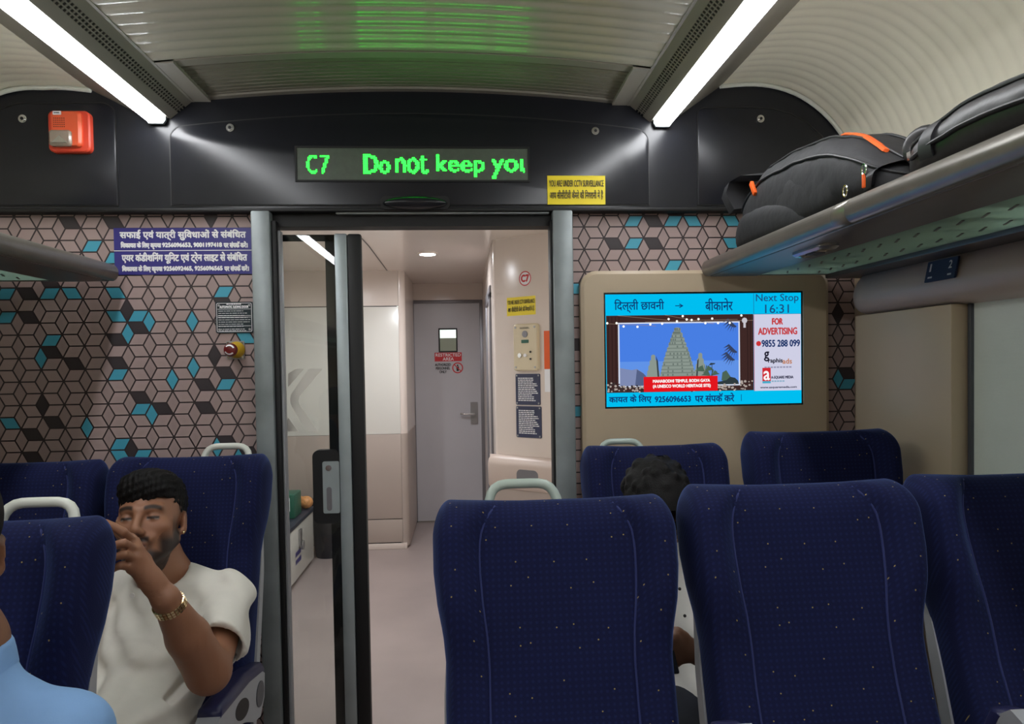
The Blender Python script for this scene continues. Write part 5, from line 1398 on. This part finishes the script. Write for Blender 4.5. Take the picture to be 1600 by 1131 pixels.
def add_head(F, H, neck, S=1.0):
    w = lambda r, f, u: H.w(r * S, f * S, u * S); R = H.R
    e = lambda c, rad, k=.012, op='u', rot=None: F.ell(w(*c), np.array(rad) * S, R if rot is None else rot, k, op)
    c = lambda a, b, ra, rb=None, k=.010, op='u': F.cone(w(*a), w(*b), ra * S, (ra if rb is None else rb) * S, k, op)
    e((0, -.012, .038), (.073, .093, .083), 0)
    e((0, .026, -.020), (.064, .064, .080), .03)
    e((0, .036, -.060), (.050, .046, .055), .03)
    c((-.054, .004, -.050), (-.016, .070, -.104), .020, .016, .022); c((.054, .004, -.050), (.016, .070, -.104), .020, .016, .022)
    c((-.010, .078, -.103), (.010, .078, -.103), .0155, None, .014)
    for s in (-1, 1):
        e((s * .044, .062, -.022), (.022, .020, .018), .020)                    # cheekbones
        c((s * .012, .087, .020), (s * .044, .073, .023), .0095, .008, .014)     # brow
        e((s * .031, .098, .000), (.019, .016, .0115), .010, 's')                # socket
        e((s * .031, .0745, -.001), (.0145, .0145, .0135), .003)                 # lid and eye
        e((s * .0105, .098, -.0375), (.0085, .0105, .0075), .007)                # nostril wing
        e((s * .026, .083, -.050), (.012, .008, .010), .010)
    c((0, .090, .012), (0, .1085, -.026), .0075, .0095, .012)                    # nose
    e((0, .1075, -.033), (.0105, .010, .009), .008)
    c((-.017, .0855, -.064), (0, .0935, -.0625), .0055, .0065, .006); c((.017, .0855, -.064), (0, .0935, -.0625), .0055, .0065, .006)
    c((-.014, .0850, -.0745), (.014, .0850, -.0745), .0068, None, .006); c((-.006, .0905, -.0745), (.006, .0905, -.0745), .0066, None, .006)
    e((0, .0955, -.0690), (.020, .010, .0012), .003, 's')
    for s in (-1, 1):                                                            # ears
        rot = np.array([R[0] * .9 + R[1] * (-s * .42), R[1] * .9 + R[0] * (s * .42), R[2]])
        e((s * .077, -.012, -.008), (.0085, .019, .031), .006, 'u', rot)
        e((s * .086, -.006, -.004), (.006, .0105, .019), .004, 's', rot)
        e((s * .0755, .001, -.030), (.0065, .008, .009), .005, 'u', rot)
    n0 = w(0, -.028, -.045)
    F.cone(n0, neck, .052 * S, .058 * S, .022)
    F.cone(w(0, .02, -.085), np.array(neck) + R[1] * .02, .030 * S, .035 * S, .03)
def face_tone(H, S=1.0, skin=(150, 104, 78), beard=True, lids=.5):
    sk = np.array(lin(skin)); dk = np.array(lin((28, 22, 21))); lipc = np.array(lin((112, 66, 58)))
    def fn(P):
        L = H.loc(P) / S; r, f, u = L.T; r_ = np.abs(r)
        C = np.tile(sk, (len(P), 1))
        def mixin(m, col): nonlocal C; C = C * (1 - m[:, None]) + np.array(col) * m[:, None]
        sm = lambda x, a, b: np.clip((x - a) / (b - a), 0, 1) ** 2 * (3 - 2 * np.clip((x - a) / (b - a), 0, 1))
        n = np.sin(r * 410) * np.sin(u * 370 + f * 290) * .5 + .5
        mixin(.16 * sm(u, -.02, .02) * 0 + .12 * np.exp(-((r_ - .042) ** 2 + (u + .02) ** 2) / .0005) * (f > .03), lin((158, 96, 74)))
        mixin(sm(u, .06, .085) * .8 + 0 * r, dk)                                                       # scalp under the hair
        mixin(.75 * sm(r_, .060, .068) * sm(-f, -.028, .0) * sm(u, .0, .03) * (f < .05), dk)              # faded sides
        front = f > .045
        # brows
        bz = .0215 + .004 * np.sin(np.clip((r_ - .012) / .036, 0, 1) * PI)
        mixin(.95 * np.exp(-((u - bz) / .0060) ** 4) * sm(r_, .010, .016) * (1 - sm(r_, .046, .054)) * front, dk)
        # eyes: dark lash line, a sliver of white and iris
        dz = np.abs(u + .0015); inr = 1 - sm(np.abs(r_ - .031), .0125, .0150)
        mixin(.97 * np.exp(-(dz / .0042) ** 4) * inr * front * (f > .06), dk)
        mixin(.5 * np.exp(-((u - .0085) / .0035) ** 2) * inr * front, np.array(sk) * .45)  # shade of the upper lid crease painted into the skin tone
        mixin(.5 * np.exp(-((u + .0048) / .0016) ** 2) * inr * sm(np.abs(r_ - .031), .0045, .006) * front, lin((188, 176, 166)))
        # lips
        mixin(.7 * np.exp(-((u + .0695) / .0085) ** 2) * (1 - sm(r_, .017, .023)) * (f > .075), lipc)
        mixin(.85 * np.exp(-((u + .0690) / .0016) ** 2) * (1 - sm(r_, .018, .022)) * (f > .075), lin((60, 34, 32)))
        mixin(.8 * np.exp(-((r_ - .0065) ** 2 + (u + .0425) ** 2) / .000012) * (f > .085), lin((50, 30, 26)))
        if beard:
            mixin(.94 * np.exp(-((u + .0535) / .0066) ** 4) * (1 - sm(r_, .024, .030)) * (f > .07), dk)                # moustache
            jaw = sm(-u, .072 - .052 * 0, .088) * (1 - sm(-u, .122, .135))
            side = sm(r_, .036, .052) * sm(-u, .028, .060) * (f < .075)
            burn = sm(r_, .060, .068) * sm(-u, -.02, .03) * (1 - sm(np.abs(f - .024), .012, .022))
            m = np.clip(np.maximum(np.maximum(jaw, side), burn), 0, 1) * (f > -.012) * (1 - sm(r_, .072, .078))
            m = np.clip(m * .93, 0, 1)
            mixin(m, dk)
            mixin(.5 * np.exp(-((r_ - .026) / .006) ** 2) * sm(-u, .055, .062) * (1 - sm(-u, .085, .095)) * (f > .06), dk)
        far = np.linalg.norm(L, axis=1) > .152; C[far] = sk
        return np.clip(C, 0, 1)
    return fn
def add_hand(F, wrist, knk, tips, mids, rs, thumb, k=.0035):
    """wrist, four knuckles, finger middle joints and tips, thumb polyline"""
    w_ = np.array(wrist)
    for q in knk: F.cone(w_ + (np.array(q) - w_) * .12, np.array(q), .0150, .0115, .016)
    for a, b in zip(knk[:-1], knk[1:]): F.cone(a, b, .0105, .0105, .010)
    for q, m_, t_, r in zip(knk, mids, tips, rs):
        m2 = np.array(m_) * .45 + np.array(t_) * .55
        F.chain([q, m_, m2, t_], [r * 1.10, r * 1.02, r * .94, r * .80], k, .0022)
    F.chain(thumb, [.0155, .0125, .0108, .0085][:len(thumb)], .012, .005)
def trousers(pr, hip, kneeL, kneeR, ankL, ankR, m, name='trousers', h=.012):
    pts = np.array([hip, kneeL, kneeR, ankL, ankR]); lo = pts.min(0) - .16; hi = pts.max(0) + .16
    F = Field([np.arange(l, q, h) for l, q in zip(lo, hi)])
    F.ell(hip, (.165, .125, .115), None, 0)
    for s, kn, an in ((1, kneeL, ankL), (-1, kneeR, ankR)):
        hj = np.array(hip) + np.array((s * .085, -.02, -.01)); F.cone(hj, kn, .083, .064, .03); F.cone(kn, np.array(an) + np.array((0, 0, .04)), .062, .052, .02)
    F.disp(lambda x, y, z: .0035 * np.sin(70 * y + 30 * z + 15 * x) * np.sin(38 * z - 20 * y))
    return field_obj(name, F, m, pr)
def shoes(pr, ankL, ankR):
    for an in (ankL, ankR):
        F = Field([np.arange(an[0] - .07, an[0] + .07, .006), np.arange(an[1] - .24, an[1] + .09, .006), np.arange(-.012, .14, .006)])
        F.cone((an[0], an[1] + .02, .045), (an[0], an[1] - .12, .036), .045, .040, 0); F.ell((an[0], an[1] - .14, .03), (.045, .06, .032), None, .02); F.cone((an[0], an[1] + .01, .06), (an[0], an[1] + .01, .10), .045, .043, .02)
        F.put(lambda x, y, z: (.0 - z) + 0 * x + 0 * y, (-9, -9, -.1), (9, 9, .2), 0, 'i'); field_obj('shoe', F, M['shoe'], pr)
AP = lambda px_, py_, Y: at(px_, py_, Y)

# ---------------------------------------------------------------- the man in the cream shirt, left
def man_in_cream():
    hc = AP(236, 814, 1.865)
    R = frame_from((.085, -.94, .30), roll=-.02)
    H = Head(hc, R)
    t = thing('person', 'bearded person in a cream short-sleeved shirt holding up a phone', 'person', (hc[0], 1.80, 0))
    neck = AP(262, 900, 1.935); shL = AP(360, 930, 1.92); shR = AP(140, 925, 1.91)
    elL = AP(326, 1050, 1.665); wrL = AP(259, 935, 1.535)
    hip = np.array((-.835, 1.74, .535)); chest = (shL + shR) / 2 + np.array((0, -.02, -.11)); belly = hip * .45 + chest * .55 + np.array((0, -.015, 0))
    knL, knR = np.array((-.72, 1.375, .50)), np.array((-.95, 1.375, .50)); anL, anR = np.array((-.72, 1.385, .09)), np.array((-.94, 1.40, .09))
    elR = np.array((-1.13, 1.72, .70)); wrR = np.array((-1.00, 1.54, .93))
    HY = 1.50
    lo = (-1.28, 1.16, .0); hi = (-.40, 2.10, 1.36)
    F = Field([axis(lo[0], hi[0], -1.03, -.70, .0024, .011), axis(lo[1], hi[1], 1.44, 2.0, .0030, .013), axis(lo[2], hi[2], .83, 1.315, .0024, .011)])
    add_head(F, H, neck, 1.0)
    # torso, legs (under the clothes)
    F.cone(neck + (0, 0, -.01), chest, .060, .10, .03)
    F.cone(shL + (-.01, 0, -.02), neck + (0, .0, -.065), .036, .040, .03); F.cone(shR + (.01, 0, -.02), neck + (0, .0, -.065), .036, .040, .03)
    F.ell(chest, (.15, .095, .13), None, .04); F.ell(belly, (.13, .09, .12), None, .05); F.ell(hip, (.145, .105, .10), None, .05)
    for s, kn, an in ((1, knL, anL), (-1, knR, anR)):
        hj = hip + (s * .085, -.02, -.01); F.cone(hj, kn, .070, .050, .03); F.cone(kn, an, .047, .034, .02); F.cone(an + (0, 0, -.03), an + (0, -.13, -.055), .030, .022, .02)
    # left arm raised, bent at the elbow
    F.cone(shL + (0, 0, -.012), elL, .050, .046, .03); F.cone(elL, elL * .5 + wrL * .5, .050, .0455, .016); F.cone(elL * .5 + wrL * .5, wrL, .0455, .0275, .012)
    d = wrL - elL; d /= np.linalg.norm(d)
    tipsP = [(165, 816, 1.475), (164, 857, 1.468), (164, 875, 1.470), (168, 893, 1.478)]
    midsP = [(193, 831, 1.485), (193, 848, 1.466), (194, 866, 1.464), (188, 883, 1.470)]
    knkP = [(208, 846, 1.520), (211, 859, 1.507), (211, 873, 1.500), (207, 887, 1.498)]
    A3 = lambda L: [AP(*q) for q in L]
    thumb = A3([(247, 912, 1.565), (226, 872, 1.575), (205, 842, 1.560), (180, 825, 1.535)])
    F.cone(wrL, AP(236, 905, 1.527), .0245, .023, .015)
    add_hand(F, AP(246, 920, 1.530), A3(knkP), A3(tipsP), A3(midsP), (.0088, .0092, .0088, .0078), thumb)
    # right arm, hand below the phone behind the seat
    F.cone(shR, elR, .050, .043, .03); F.cone(elR, wrR, .044, .027, .02)
    kR = [wrR + np.array(q) for q in ((.055, -.035, .055), (.050, -.05, .045), (.043, -.062, .032), (.035, -.068, .018))]
    mR = [q + np.array((.022, -.008, .022)) for q in kR]; tR = [q + np.array((-.004, .020, .014)) for q in mR]
    F.cone(wrR, wrR + (.02, -.02, .02), .025, .022, .015)
    add_hand(F, wrR + np.array((.008, -.008, .010)), kR, tR, mR, (.0088, .0092, .0088, .0078), [wrR + np.array(q) for q in ((.012, .0, .02), (.035, .018, .045), (.045, .02, .07), (.05, .015, .092))])
    ft = face_tone(H)
    body = field_obj('body', F, M['skin'], t, ft, 2); body['label'] = 'brown skin, trimmed dark beard and moustache'
    # hair: longer on top, short sides
    hl = hc - .13; hh_ = hc + .14
    Fh = Field([np.arange(hl[i], hh_[i], .0022) for i in range(3)])
    w = H.w
    Fh.ell(w(0, -.014, .040), (.0765, .0965, .087), R, 0)
    Fh.ell(w(.004, .014, .092), (.066, .074, .038), R, .03)
    Fh.ell(w(-.014, .058, .072), (.048, .030, .030), R, .02)
    Fh.ell(w(.028, .056, .070), (.034, .026, .026), R, .02)
    Fh.ell(w(0, -.050, .072), (.062, .046, .050), R, .03)
    RR = R
    def cutter(x, y, z):
        X_, Y_, Z_ = x - hc[0], y - hc[1], z - hc[2]
        r = RR[0][0] * X_ + RR[0][1] * Y_ + RR[0][2] * Z_; f_ = RR[1][0] * X_ + RR[1][1] * Y_ + RR[1][2] * Z_; u = RR[2][0] * X_ + RR[2][1] * Y_ + RR[2][2] * Z_
        line = np.where(f_ > .03, .044 - .006 * np.sin(r * 40 + .6) + np.maximum(0, np.abs(r) - .045) * -.4, np.where(f_ > -.02, .046 - (.03 - f_) * 1.0, -.02 - (-.02 - f_) * .7))
        return line - u
    Fh.put(cutter, hl, hh_, .008, 'i')
    def strands(x, y, z):
        X_, Y_, Z_ = x - hc[0], y - hc[1], z - hc[2]
        r = RR[0][0] * X_ + RR[0][1] * Y_ + RR[0][2] * Z_; f_ = RR[1][0] * X_ + RR[1][1] * Y_ + RR[1][2] * Z_; u = RR[2][0] * X_ + RR[2][1] * Y_ + RR[2][2] * Z_
        return .0012 * np.sin(520 * r + 90 * f_ + 6 * np.sin(60 * f_)) + .0016 * np.sin(170 * r - 80 * f_ + 40 * u) + .0010 * np.sin(330 * u + 120 * r)
    Fh.disp(strands); field_obj('hair', Fh, M['hair'], t)
    # shirt with short sleeves
    Fs = Field([axis(-1.22, -.42, -1.02, -.52, .005, .008), np.arange(1.50, 2.09, .006), axis(.40, 1.20, .6, 1.16, .005, .008)])
    Fs.cone(neck + (0, .002, -.035), chest, .066, .11, 0)
    Fs.cone(shL + (-.01, 0, -.006), neck + (0, .005, -.036), .060, .064, .03); Fs.cone(shR, neck + (0, .005, -.036), .060, .064, .03)
    Fs.ell(chest, (.172, .112, .15), None, .05); Fs.ell(belly, (.158, .112, .15), None, .05); Fs.ell(hip + (0, 0, .01), (.165, .125, .115), None, .05)
    Fs.cone(shL + (-.035, 0, .002), neck + (.05, .005, -.026), .060, .058, .02)
    Fs.ell(hip + (.01, -.07, .05), (.165, .14, .10), None, .05)
    ua = elL - shL; ua /= np.linalg.norm(ua)
    sl_end = shL + (elL - shL) * .72
    Fs.cone(shL + (-.004, 0, -.010), sl_end + ua * .02, .060, .073, .02)
    uaR = elR - shR; uaR /= np.linalg.norm(uaR); sR = shR + (elR - shR) * .62; Fs.cone(shR, sR + uaR * .02, .062, .066, .03)
    def wrinkle(x, y, z):
        a = x * 1.0 + z * .35
        return 1.25 * (.0042 * np.sin(52 * (z - .42 * (x + .8)) + 9 * np.sin(9 * x + 3 * y)) * np.clip((1.02 - z) / .2, 0, 1)
                + .0030 * np.sin(85 * (z + .55 * x) + 5 * np.sin(14 * x)) * np.clip((1.0 - z) / .25, 0, 1)
                + .0030 * np.sin(75 * (x * .75 + z * .65) + 2 * np.sin(20 * z)) * np.clip((x + .74) / .1, 0, 1) * np.clip((1.02 - z) / .08, 0, 1))
    Fs.disp(wrinkle, .04)
    # sleeve cut square and hollow; hem; neckline
    nrm = ua
    def sl_cut(c, n):
        return lambda x, y, z: ((x - c[0]) * n[0] + (y - c[1]) * n[1] + (z - c[2]) * n[2])
    Fs.put(sl_cut(sl_end, ua), sl_end - .085, sl_end + .085, 0, 'i', .0)
    Fs.cone(sl_end - ua * .045, sl_end + ua * .05, .057, .066, .004, 's')
    Fs.put(sl_cut(sR, uaR), sR - .085, sR + .085, 0, 'i', .0)
    nf = R[1] * 0 + np.array((-.15, -.95, .0))
    Fs.cone(neck + (0, -.015, -.015), neck + (-.005, -.045, .05), .056, .075, .006, 's')
    field_obj('shirt', Fs, M['shirt'], t, None, 1)['label'] = 'cream short-sleeved shirt'
    # collar band round the neck, placket button
    Fc = Field([np.arange(neck[0] - .12, neck[0] + .12, .003), np.arange(neck[1] - .14, neck[1] + .12, .003), np.arange(neck[2] - .12, neck[2] + .06, .003)])
    ring = [neck + np.array((.069 * math.sin(q), -.012 - .066 * math.cos(q), -.024 - .030 * (math.cos(q) + .3) * (1 if math.cos(q) > 0 else .25) + .012)) for q in np.linspace(0, 2 * PI, 33)]
    for a_, b_ in zip(ring[:-1], ring[1:]): Fc.cone(a_, b_, .0075, .0075, .003)
    field_obj('collar', Fc, M['shirt'], t)
    for px_, py_, Y in ((207, 930, 1.795),):
        c = AP(px_, py_, Y); a = G(); a.disc(c, .006, -.003); obj('button', a, M['shirt_white'], t)
    trousers(t, hip + (0, .02, -.02), knL + (0, 0, -.015), knR + (0, 0, -.015), anL, anR, M['denim']); shoes(t, anL, anR)
    # watch
    wc = elL * .085 + wrL * .915; ax_ = d; e1 = np.cross(ax_, (0, 1, 0)); e1 /= np.linalg.norm(e1); e2 = np.cross(ax_, e1)
    a = G(); n = 26
    for i in range(n):
        q0, q1 = 2 * PI * i / n + .03, 2 * PI * (i + 1) / n - .03
        for lo_, hi_ in ((-.0095, -.0040), (-.0034, .0034), (.0040, .0095)):
            rings = []
            for q in (q0, q1):
                rd = lambda r: wc + (e1 * math.cos(q) + e2 * math.sin(q)) * r
                rings.append([tuple(rd(.0305) + ax_ * lo_), tuple(rd(.0335) + ax_ * (lo_ + .0006)), tuple(rd(.0335) + ax_ * (hi_ - .0006)), tuple(rd(.0305) + ax_ * hi_)])
            a.loft(rings)
    wt = obj('wristwatch', a, M['gold'], t, 30); wt['label'] = 'steel and gold link wristwatch'
    fd = -e2 if (-e2)[1] > 0 else e2
    fd = fd * .8 + e1 * .6; fd /= np.linalg.norm(fd)
    a = G(); a.cyl(wc + fd * .029, wc + fd * .038, .0165, 24); obj('watch_case', a, M['chrome'], wt)
    # ear stud
    c = H.w(-.0815, .004, -.034) if H.w(-.08, 0, 0)[0] > H.w(.08, 0, 0)[0] else H.w(.0815, .004, -.034)
    a = G(); a.ell(c, (.0034, .0034, .0034), 12, 8); obj('ear_stud', a, M['gold'], t)
    # phone held up, mostly behind the seat
    pc = AP(118, 838, 1.512); px_ax = AP(160, 812, 1.50) - AP(80, 862, 1.50); px_ax /= np.linalg.norm(px_ax)
    nrm = np.array((-.25, -.95, -.15)); nrm -= px_ax * nrm.dot(px_ax); nrm /= np.linalg.norm(nrm); v_ax = np.cross(px_ax, nrm)
    ctr = AP(163, 828, 1.507) - px_ax * .078 + v_ax * .0
    Rm = Matrix([[px_ax[i], nrm[i], v_ax[i]] for i in range(3)])
    p = thing('mobile_phone', 'black mobile phone held up in front of the face of the man in cream', 'phone', tuple(ctr))
    a = G(); a.box(tuple(ctr + np.array((-.078, -.004, -.036))), tuple(ctr + np.array((.078, .004, .036))), .0035, 2, rot=Rm); obj('case', a, M['phone'], p)
    a = G(); lc = ctr + px_ax * .060 + v_ax * .018 + nrm * .004
    a.cyl(lc, lc + nrm * .003, .008, 16); lc2 = ctr + px_ax * .060 - v_ax * .004 + nrm * .004; a.cyl(lc2, lc2 + nrm * .003, .008, 16); obj('camera_lens', a, M['chrome'], p)
man_in_cream()

# ---------------------------------------------------------------- the curly-haired person, right
def curly_person():
    hc = AP(1022, 797, 1.80)
    R = frame_from((.10, -.70, -.72), roll=0)
    H = Head(hc, R)
    t = thing('person', 'person with curly black hair in a white shirt, head bowed over the phone', 'person', (hc[0], 1.80, 0))
    neck = hc + np.array((0, .075, -.085)); shL = neck + (.185, .0, -.055); shR = neck + (-.185, .0, -.055)
    hip = np.array((.575, 1.72, .535)); chest = (shL + shR) / 2 + np.array((0, -.02, -.11)); belly = hip * .45 + chest * .55
    knL, knR = np.array((.70, 1.40, .50)), np.array((.47, 1.40, .50)); anL, anR = np.array((.69, 1.40, .09)), np.array((.48, 1.42, .09))
    wrL = AP(1094, 1020, 1.50); elL = np.array((.83, 1.74, .68)); wrR = AP(1020, 1030, 1.50); elR = np.array((.25, 1.72, .68))
    F = Field([axis(.10, .95, .38, .66, .004, .011), axis(1.2, 2.05, 1.42, 1.95, .004, .013), axis(0, 1.36, .70, 1.30, .004, .012)])
    add_head(F, H, neck)
    F.cone(neck, chest, .056, .10, .03); F.cone(shL + (-.01, 0, -.02), neck + (0, 0, -.075), .036, .040, .03); F.cone(shR + (.01, 0, -.02), neck + (0, 0, -.075), .036, .040, .03)
    F.ell(chest, (.145, .092, .13), None, .04); F.ell(belly, (.125, .088, .12), None, .05); F.ell(hip, (.14, .10, .10), None, .05)
    for s, kn, an in ((1, knL, anL), (-1, knR, anR)):
        hj = hip + (s * .085, -.02, -.01); F.cone(hj, kn, .068, .048, .03); F.cone(kn, an, .045, .033, .02); F.cone(an + (0, 0, -.03), an + (0, -.13, -.055), .030, .022, .02)
    for sh, el, wr in ((shL, elL, wrL), (shR, elR, wrR)): F.cone(sh, el, .047, .041, .03); F.cone(el, wr, .042, .026, .02)
    pc = AP(1024, 1004, 1.47)
    for wr, s in ((wrL, 1), (wrR, -1)):
        base = wr + (pc - wr) * .25
        kk = [wr + (pc - wr) * .62 + np.array((0, -.012, .026 - .018 * i)) for i in range(4)]
        mm = [q + np.array((-s * .026, -.012, .0)) for q in kk]; tt = [q + np.array((-s * .014, .020, .004)) for q in mm]
        F.cone(wr, base, .025, .022, .015)
        add_hand(F, base, kk, tt, mm, (.0086, .0090, .0086, .0076), [base + np.array((0, -.004, .012)), base + np.array((-s * .015, -.010, .034)), base + np.array((-s * .028, -.012, .046)), base + np.array((-s * .042, -.010, .050))])
    field_obj('body', F, M['skin'], t, face_tone(H, 1, (120, 84, 64), False), 2)
    hl = hc - .14; hh_ = hc + .15
    Fh = Field([np.arange(hl[i], hh_[i], .0035) for i in range(3)])
    Fh.ell(H.w(0, -.016, .045), (.084, .104, .094), R, 0); Fh.ell(H.w(0, .03, .085), (.070, .072, .045), R, .03)
    rn = np.random.RandomState(4)
    for i in range(150):                                    # curls
        v = rn.normal(size=3); v /= np.linalg.norm(v)
        if v[2] < -.1 or (v[1] > .55 and v[2] < .45): continue
        p = H.w(v[0] * .080, -.014 + v[1] * .100, .045 + v[2] * .092); Fh.ell(p, (.013, .012, .014), None, .006)
    def cutter(x, y, z):
        X_, Y_, Z_ = x - hc[0], y - hc[1], z - hc[2]
        f_ = R[1][0] * X_ + R[1][1] * Y_ + R[1][2] * Z_; u = R[2][0] * X_ + R[2][1] * Y_ + R[2][2] * Z_
        return np.where(f_ > .03, .040, np.where(f_ > -.02, .040 - (.03 - f_) * 1.2, -.03)) - u
    Fh.put(cutter, hl, hh_, .008, 'i'); field_obj('hair', Fh, M['hair_curl'], t)['label'] = 'curly black hair'
    Fs = Field([np.arange(.10, .97, .008), np.arange(1.48, 2.06, .008), np.arange(.42, 1.22, .008)])
    Fs.cone(neck + (0, .002, -.04), chest, .062, .11, 0); Fs.cone(shL, neck + (0, .005, -.05), .055, .054, .03); Fs.cone(shR, neck + (0, .005, -.05), .055, .054, .03)
    Fs.ell(chest, (.165, .112, .15), None, .05); Fs.ell(belly, (.150, .112, .15), None, .05); Fs.ell(hip + (0, 0, .01), (.155, .12, .11), None, .05)
    for sh, el, wr in ((shL, elL, wrL), (shR, elR, wrR)): Fs.cone(sh, el, .060, .056, .03); Fs.cone(el, el * .25 + wr * .75, .056, .042, .02)
    Fs.disp(lambda x, y, z: .004 * np.sin(60 * (z - .3 * x) + 6 * np.sin(12 * x)), .04)
    Fs.cone(neck + (0, -.015, -.015), neck + (0, -.05, .04), .052, .066, .006, 's')
    field_obj('shirt', Fs, M['shirt_white'], t)['label'] = 'white shirt with dark buttons'
    for px_, py_, Y in ((1062, 920, 1.68), (1070, 962, 1.67)):
        c = AP(px_, py_, Y); a = G(); a.ell(c, (.004, .004, .004), 12, 8); obj('button', a, M['print_black'], t)
    trousers(t, hip, knL, knR, anL, anR, M['denim']); shoes(t, anL, anR)
    p = thing('mobile_phone', 'dark mobile phone in the hands of the bowed curly-haired person', 'phone', tuple(pc))
    a = G(); a.box(tuple(pc + np.array((-.036, -.004, -.07))), tuple(pc + np.array((.036, .004, .07))), .0035, 2, rot=Matrix.Rotation(math.radians(-50), 3, 'X')); obj('case', a, M['phone'], p)
curly_person()

# ---------------------------------------------------------------- person in a sky-blue shirt at the lower left corner
def blue_person():
    hc = AP(-112, 868, .985)
    R = frame_from((.45, -.80, -.15), roll=.10)
    H = Head(hc, R)
    t = thing('person', 'person in a sky-blue shirt cut off by the lower left corner of the photo', 'person', (-.80, .95, 0))
    neck = AP(-72, 1012, 1.02); shL = AP(96, 1160, 1.00); shR = shL + (-.35, .03, .03)
    hip = np.array((-.83, .90, .535)); chest = (shL + shR) / 2 + np.array((0, -.01, -.10)); belly = hip * .45 + chest * .55
    knL, knR = np.array((-.74, .50, .50)), np.array((-.96, .50, .50)); anL, anR = np.array((-.74, .50, .09)), np.array((-.95, .52, .09))
    elL = np.array((-.58, .86, .70)); wrL = np.array((-.72, .62, .62)); elR = np.array((-1.12, .88, .70)); wrR = np.array((-.98, .62, .62))
    F = Field([axis(-1.22, -.45, -.86, -.58, .004, .012), axis(.28, 1.12, .86, 1.08, .004, .013), axis(0, 1.30, .9, 1.28, .004, .012)])
    add_head(F, H, neck)
    F.cone(neck, chest, .058, .10, .03); F.cone(shL + (-.01, 0, -.02), neck + (0, 0, -.075), .036, .040, .03); F.cone(shR + (.01, 0, -.02), neck + (0, 0, -.075), .036, .040, .03)
    F.ell(chest, (.145, .092, .13), None, .04); F.ell(belly, (.125, .088, .12), None, .05); F.ell(hip, (.14, .10, .10), None, .05)
    for s, kn, an in ((1, knL, anL), (-1, knR, anR)):
        hj = hip + (s * .085, -.02, -.01); F.cone(hj, kn, .068, .048, .03); F.cone(kn, an, .045, .033, .02); F.cone(an + (0, 0, -.03), an + (0, -.13, -.055), .030, .022, .02)
    for sh, el, wr, s in ((shL, elL, wrL, 1), (shR, elR, wrR, -1)):
        F.cone(sh, el, .047, .041, .03); F.cone(el, wr, .042, .026, .02)
        kk = [wr + np.array((s * (.03 - .02 * i), -.085, -.012)) for i in range(4)]; mm = [q + np.array((0, -.035, -.012)) for q in kk]; tt = [q + np.array((0, -.022, -.022)) for q in mm]
        add_hand(F, wr + np.array((0, -.015, 0)), kk, tt, mm, (.0086, .0090, .0086, .0076), [wr + np.array((-s * .01, -.02, 0)), wr + np.array((-s * .038, -.05, -.005)), wr + np.array((-s * .046, -.075, -.012)), wr + np.array((-s * .048, -.10, -.02))])
    field_obj('body', F, M['skin'], t, face_tone(H, 1, (132, 92, 68), False), 2)
    hl = hc - .14; hh_ = hc + .15
    Fh = Field([np.arange(hl[i], hh_[i], .005) for i in range(3)])
    Fh.ell(H.w(0, -.016, .042), (.079, .099, .088), R, 0); Fh.ell(H.w(0, .03, .085), (.062, .068, .040), R, .03)
    def cutter(x, y, z):
        X_, Y_, Z_ = x - hc[0], y - hc[1], z - hc[2]
        f_ = R[1][0] * X_ + R[1][1] * Y_ + R[1][2] * Z_; u = R[2][0] * X_ + R[2][1] * Y_ + R[2][2] * Z_
        return np.where(f_ > .03, .048, np.where(f_ > -.02, .048 - (.03 - f_) * 1.2, -.03)) - u
    Fh.put(cutter, hl, hh_, .008, 'i'); field_obj('hair', Fh, M['hair'], t)
    Fs = Field([np.arange(-1.24, -.44, .007), np.arange(.60, 1.14, .007), np.arange(.42, 1.16, .007)])
    Fs.cone(neck + (0, .002, -.045), chest, .062, .11, 0); Fs.cone(shL, neck + (0, .005, -.055), .056, .052, .03); Fs.cone(shR, neck + (0, .005, -.055), .056, .052, .03)
    Fs.ell(chest, (.165, .112, .15), None, .05); Fs.ell(belly, (.150, .112, .15), None, .05); Fs.ell(hip + (0, 0, .01), (.155, .12, .11), None, .05)
    for sh, el, wr in ((shL, elL, wrL), (shR, elR, wrR)): Fs.cone(sh, el, .060, .058, .03)
    Fs.disp(lambda x, y, z: .003 * np.sin(50 * (z - .3 * x) + 6 * np.sin(12 * x)), .04)
    Fs.cone(neck + (0, -.012, .012), neck + (0, -.03, .06), .052, .062, .006, 's')
    field_obj('shirt', Fs, M['shirt_blue'], t)['label'] = 'sky-blue collared shirt'
    Fc = Field([np.arange(neck[0] - .13, neck[0] + .13, .004), np.arange(neck[1] - .13, neck[1] + .13, .004), np.arange(neck[2] - .12, neck[2] + .06, .004)])
    ring = [neck + np.array((.064 * math.sin(q), -.004 - .062 * math.cos(q), -.028 - .026 * max(0, math.cos(q)))) for q in np.linspace(0, 2 * PI, 33)]
    for a_, b_ in zip(ring[:-1], ring[1:]): [Fc.cone(a_ + (0, 0, zz), b_ + (0, 0, zz), .010 - .15 * zz, None, .006) for zz in (-.008, .004, .014, .024)]
    field_obj('collar', Fc, M['shirt_blue'], t)
    trousers(t, hip, knL, knR, anL, anR, M['denim']); shoes(t, anL, anR)
blue_person()
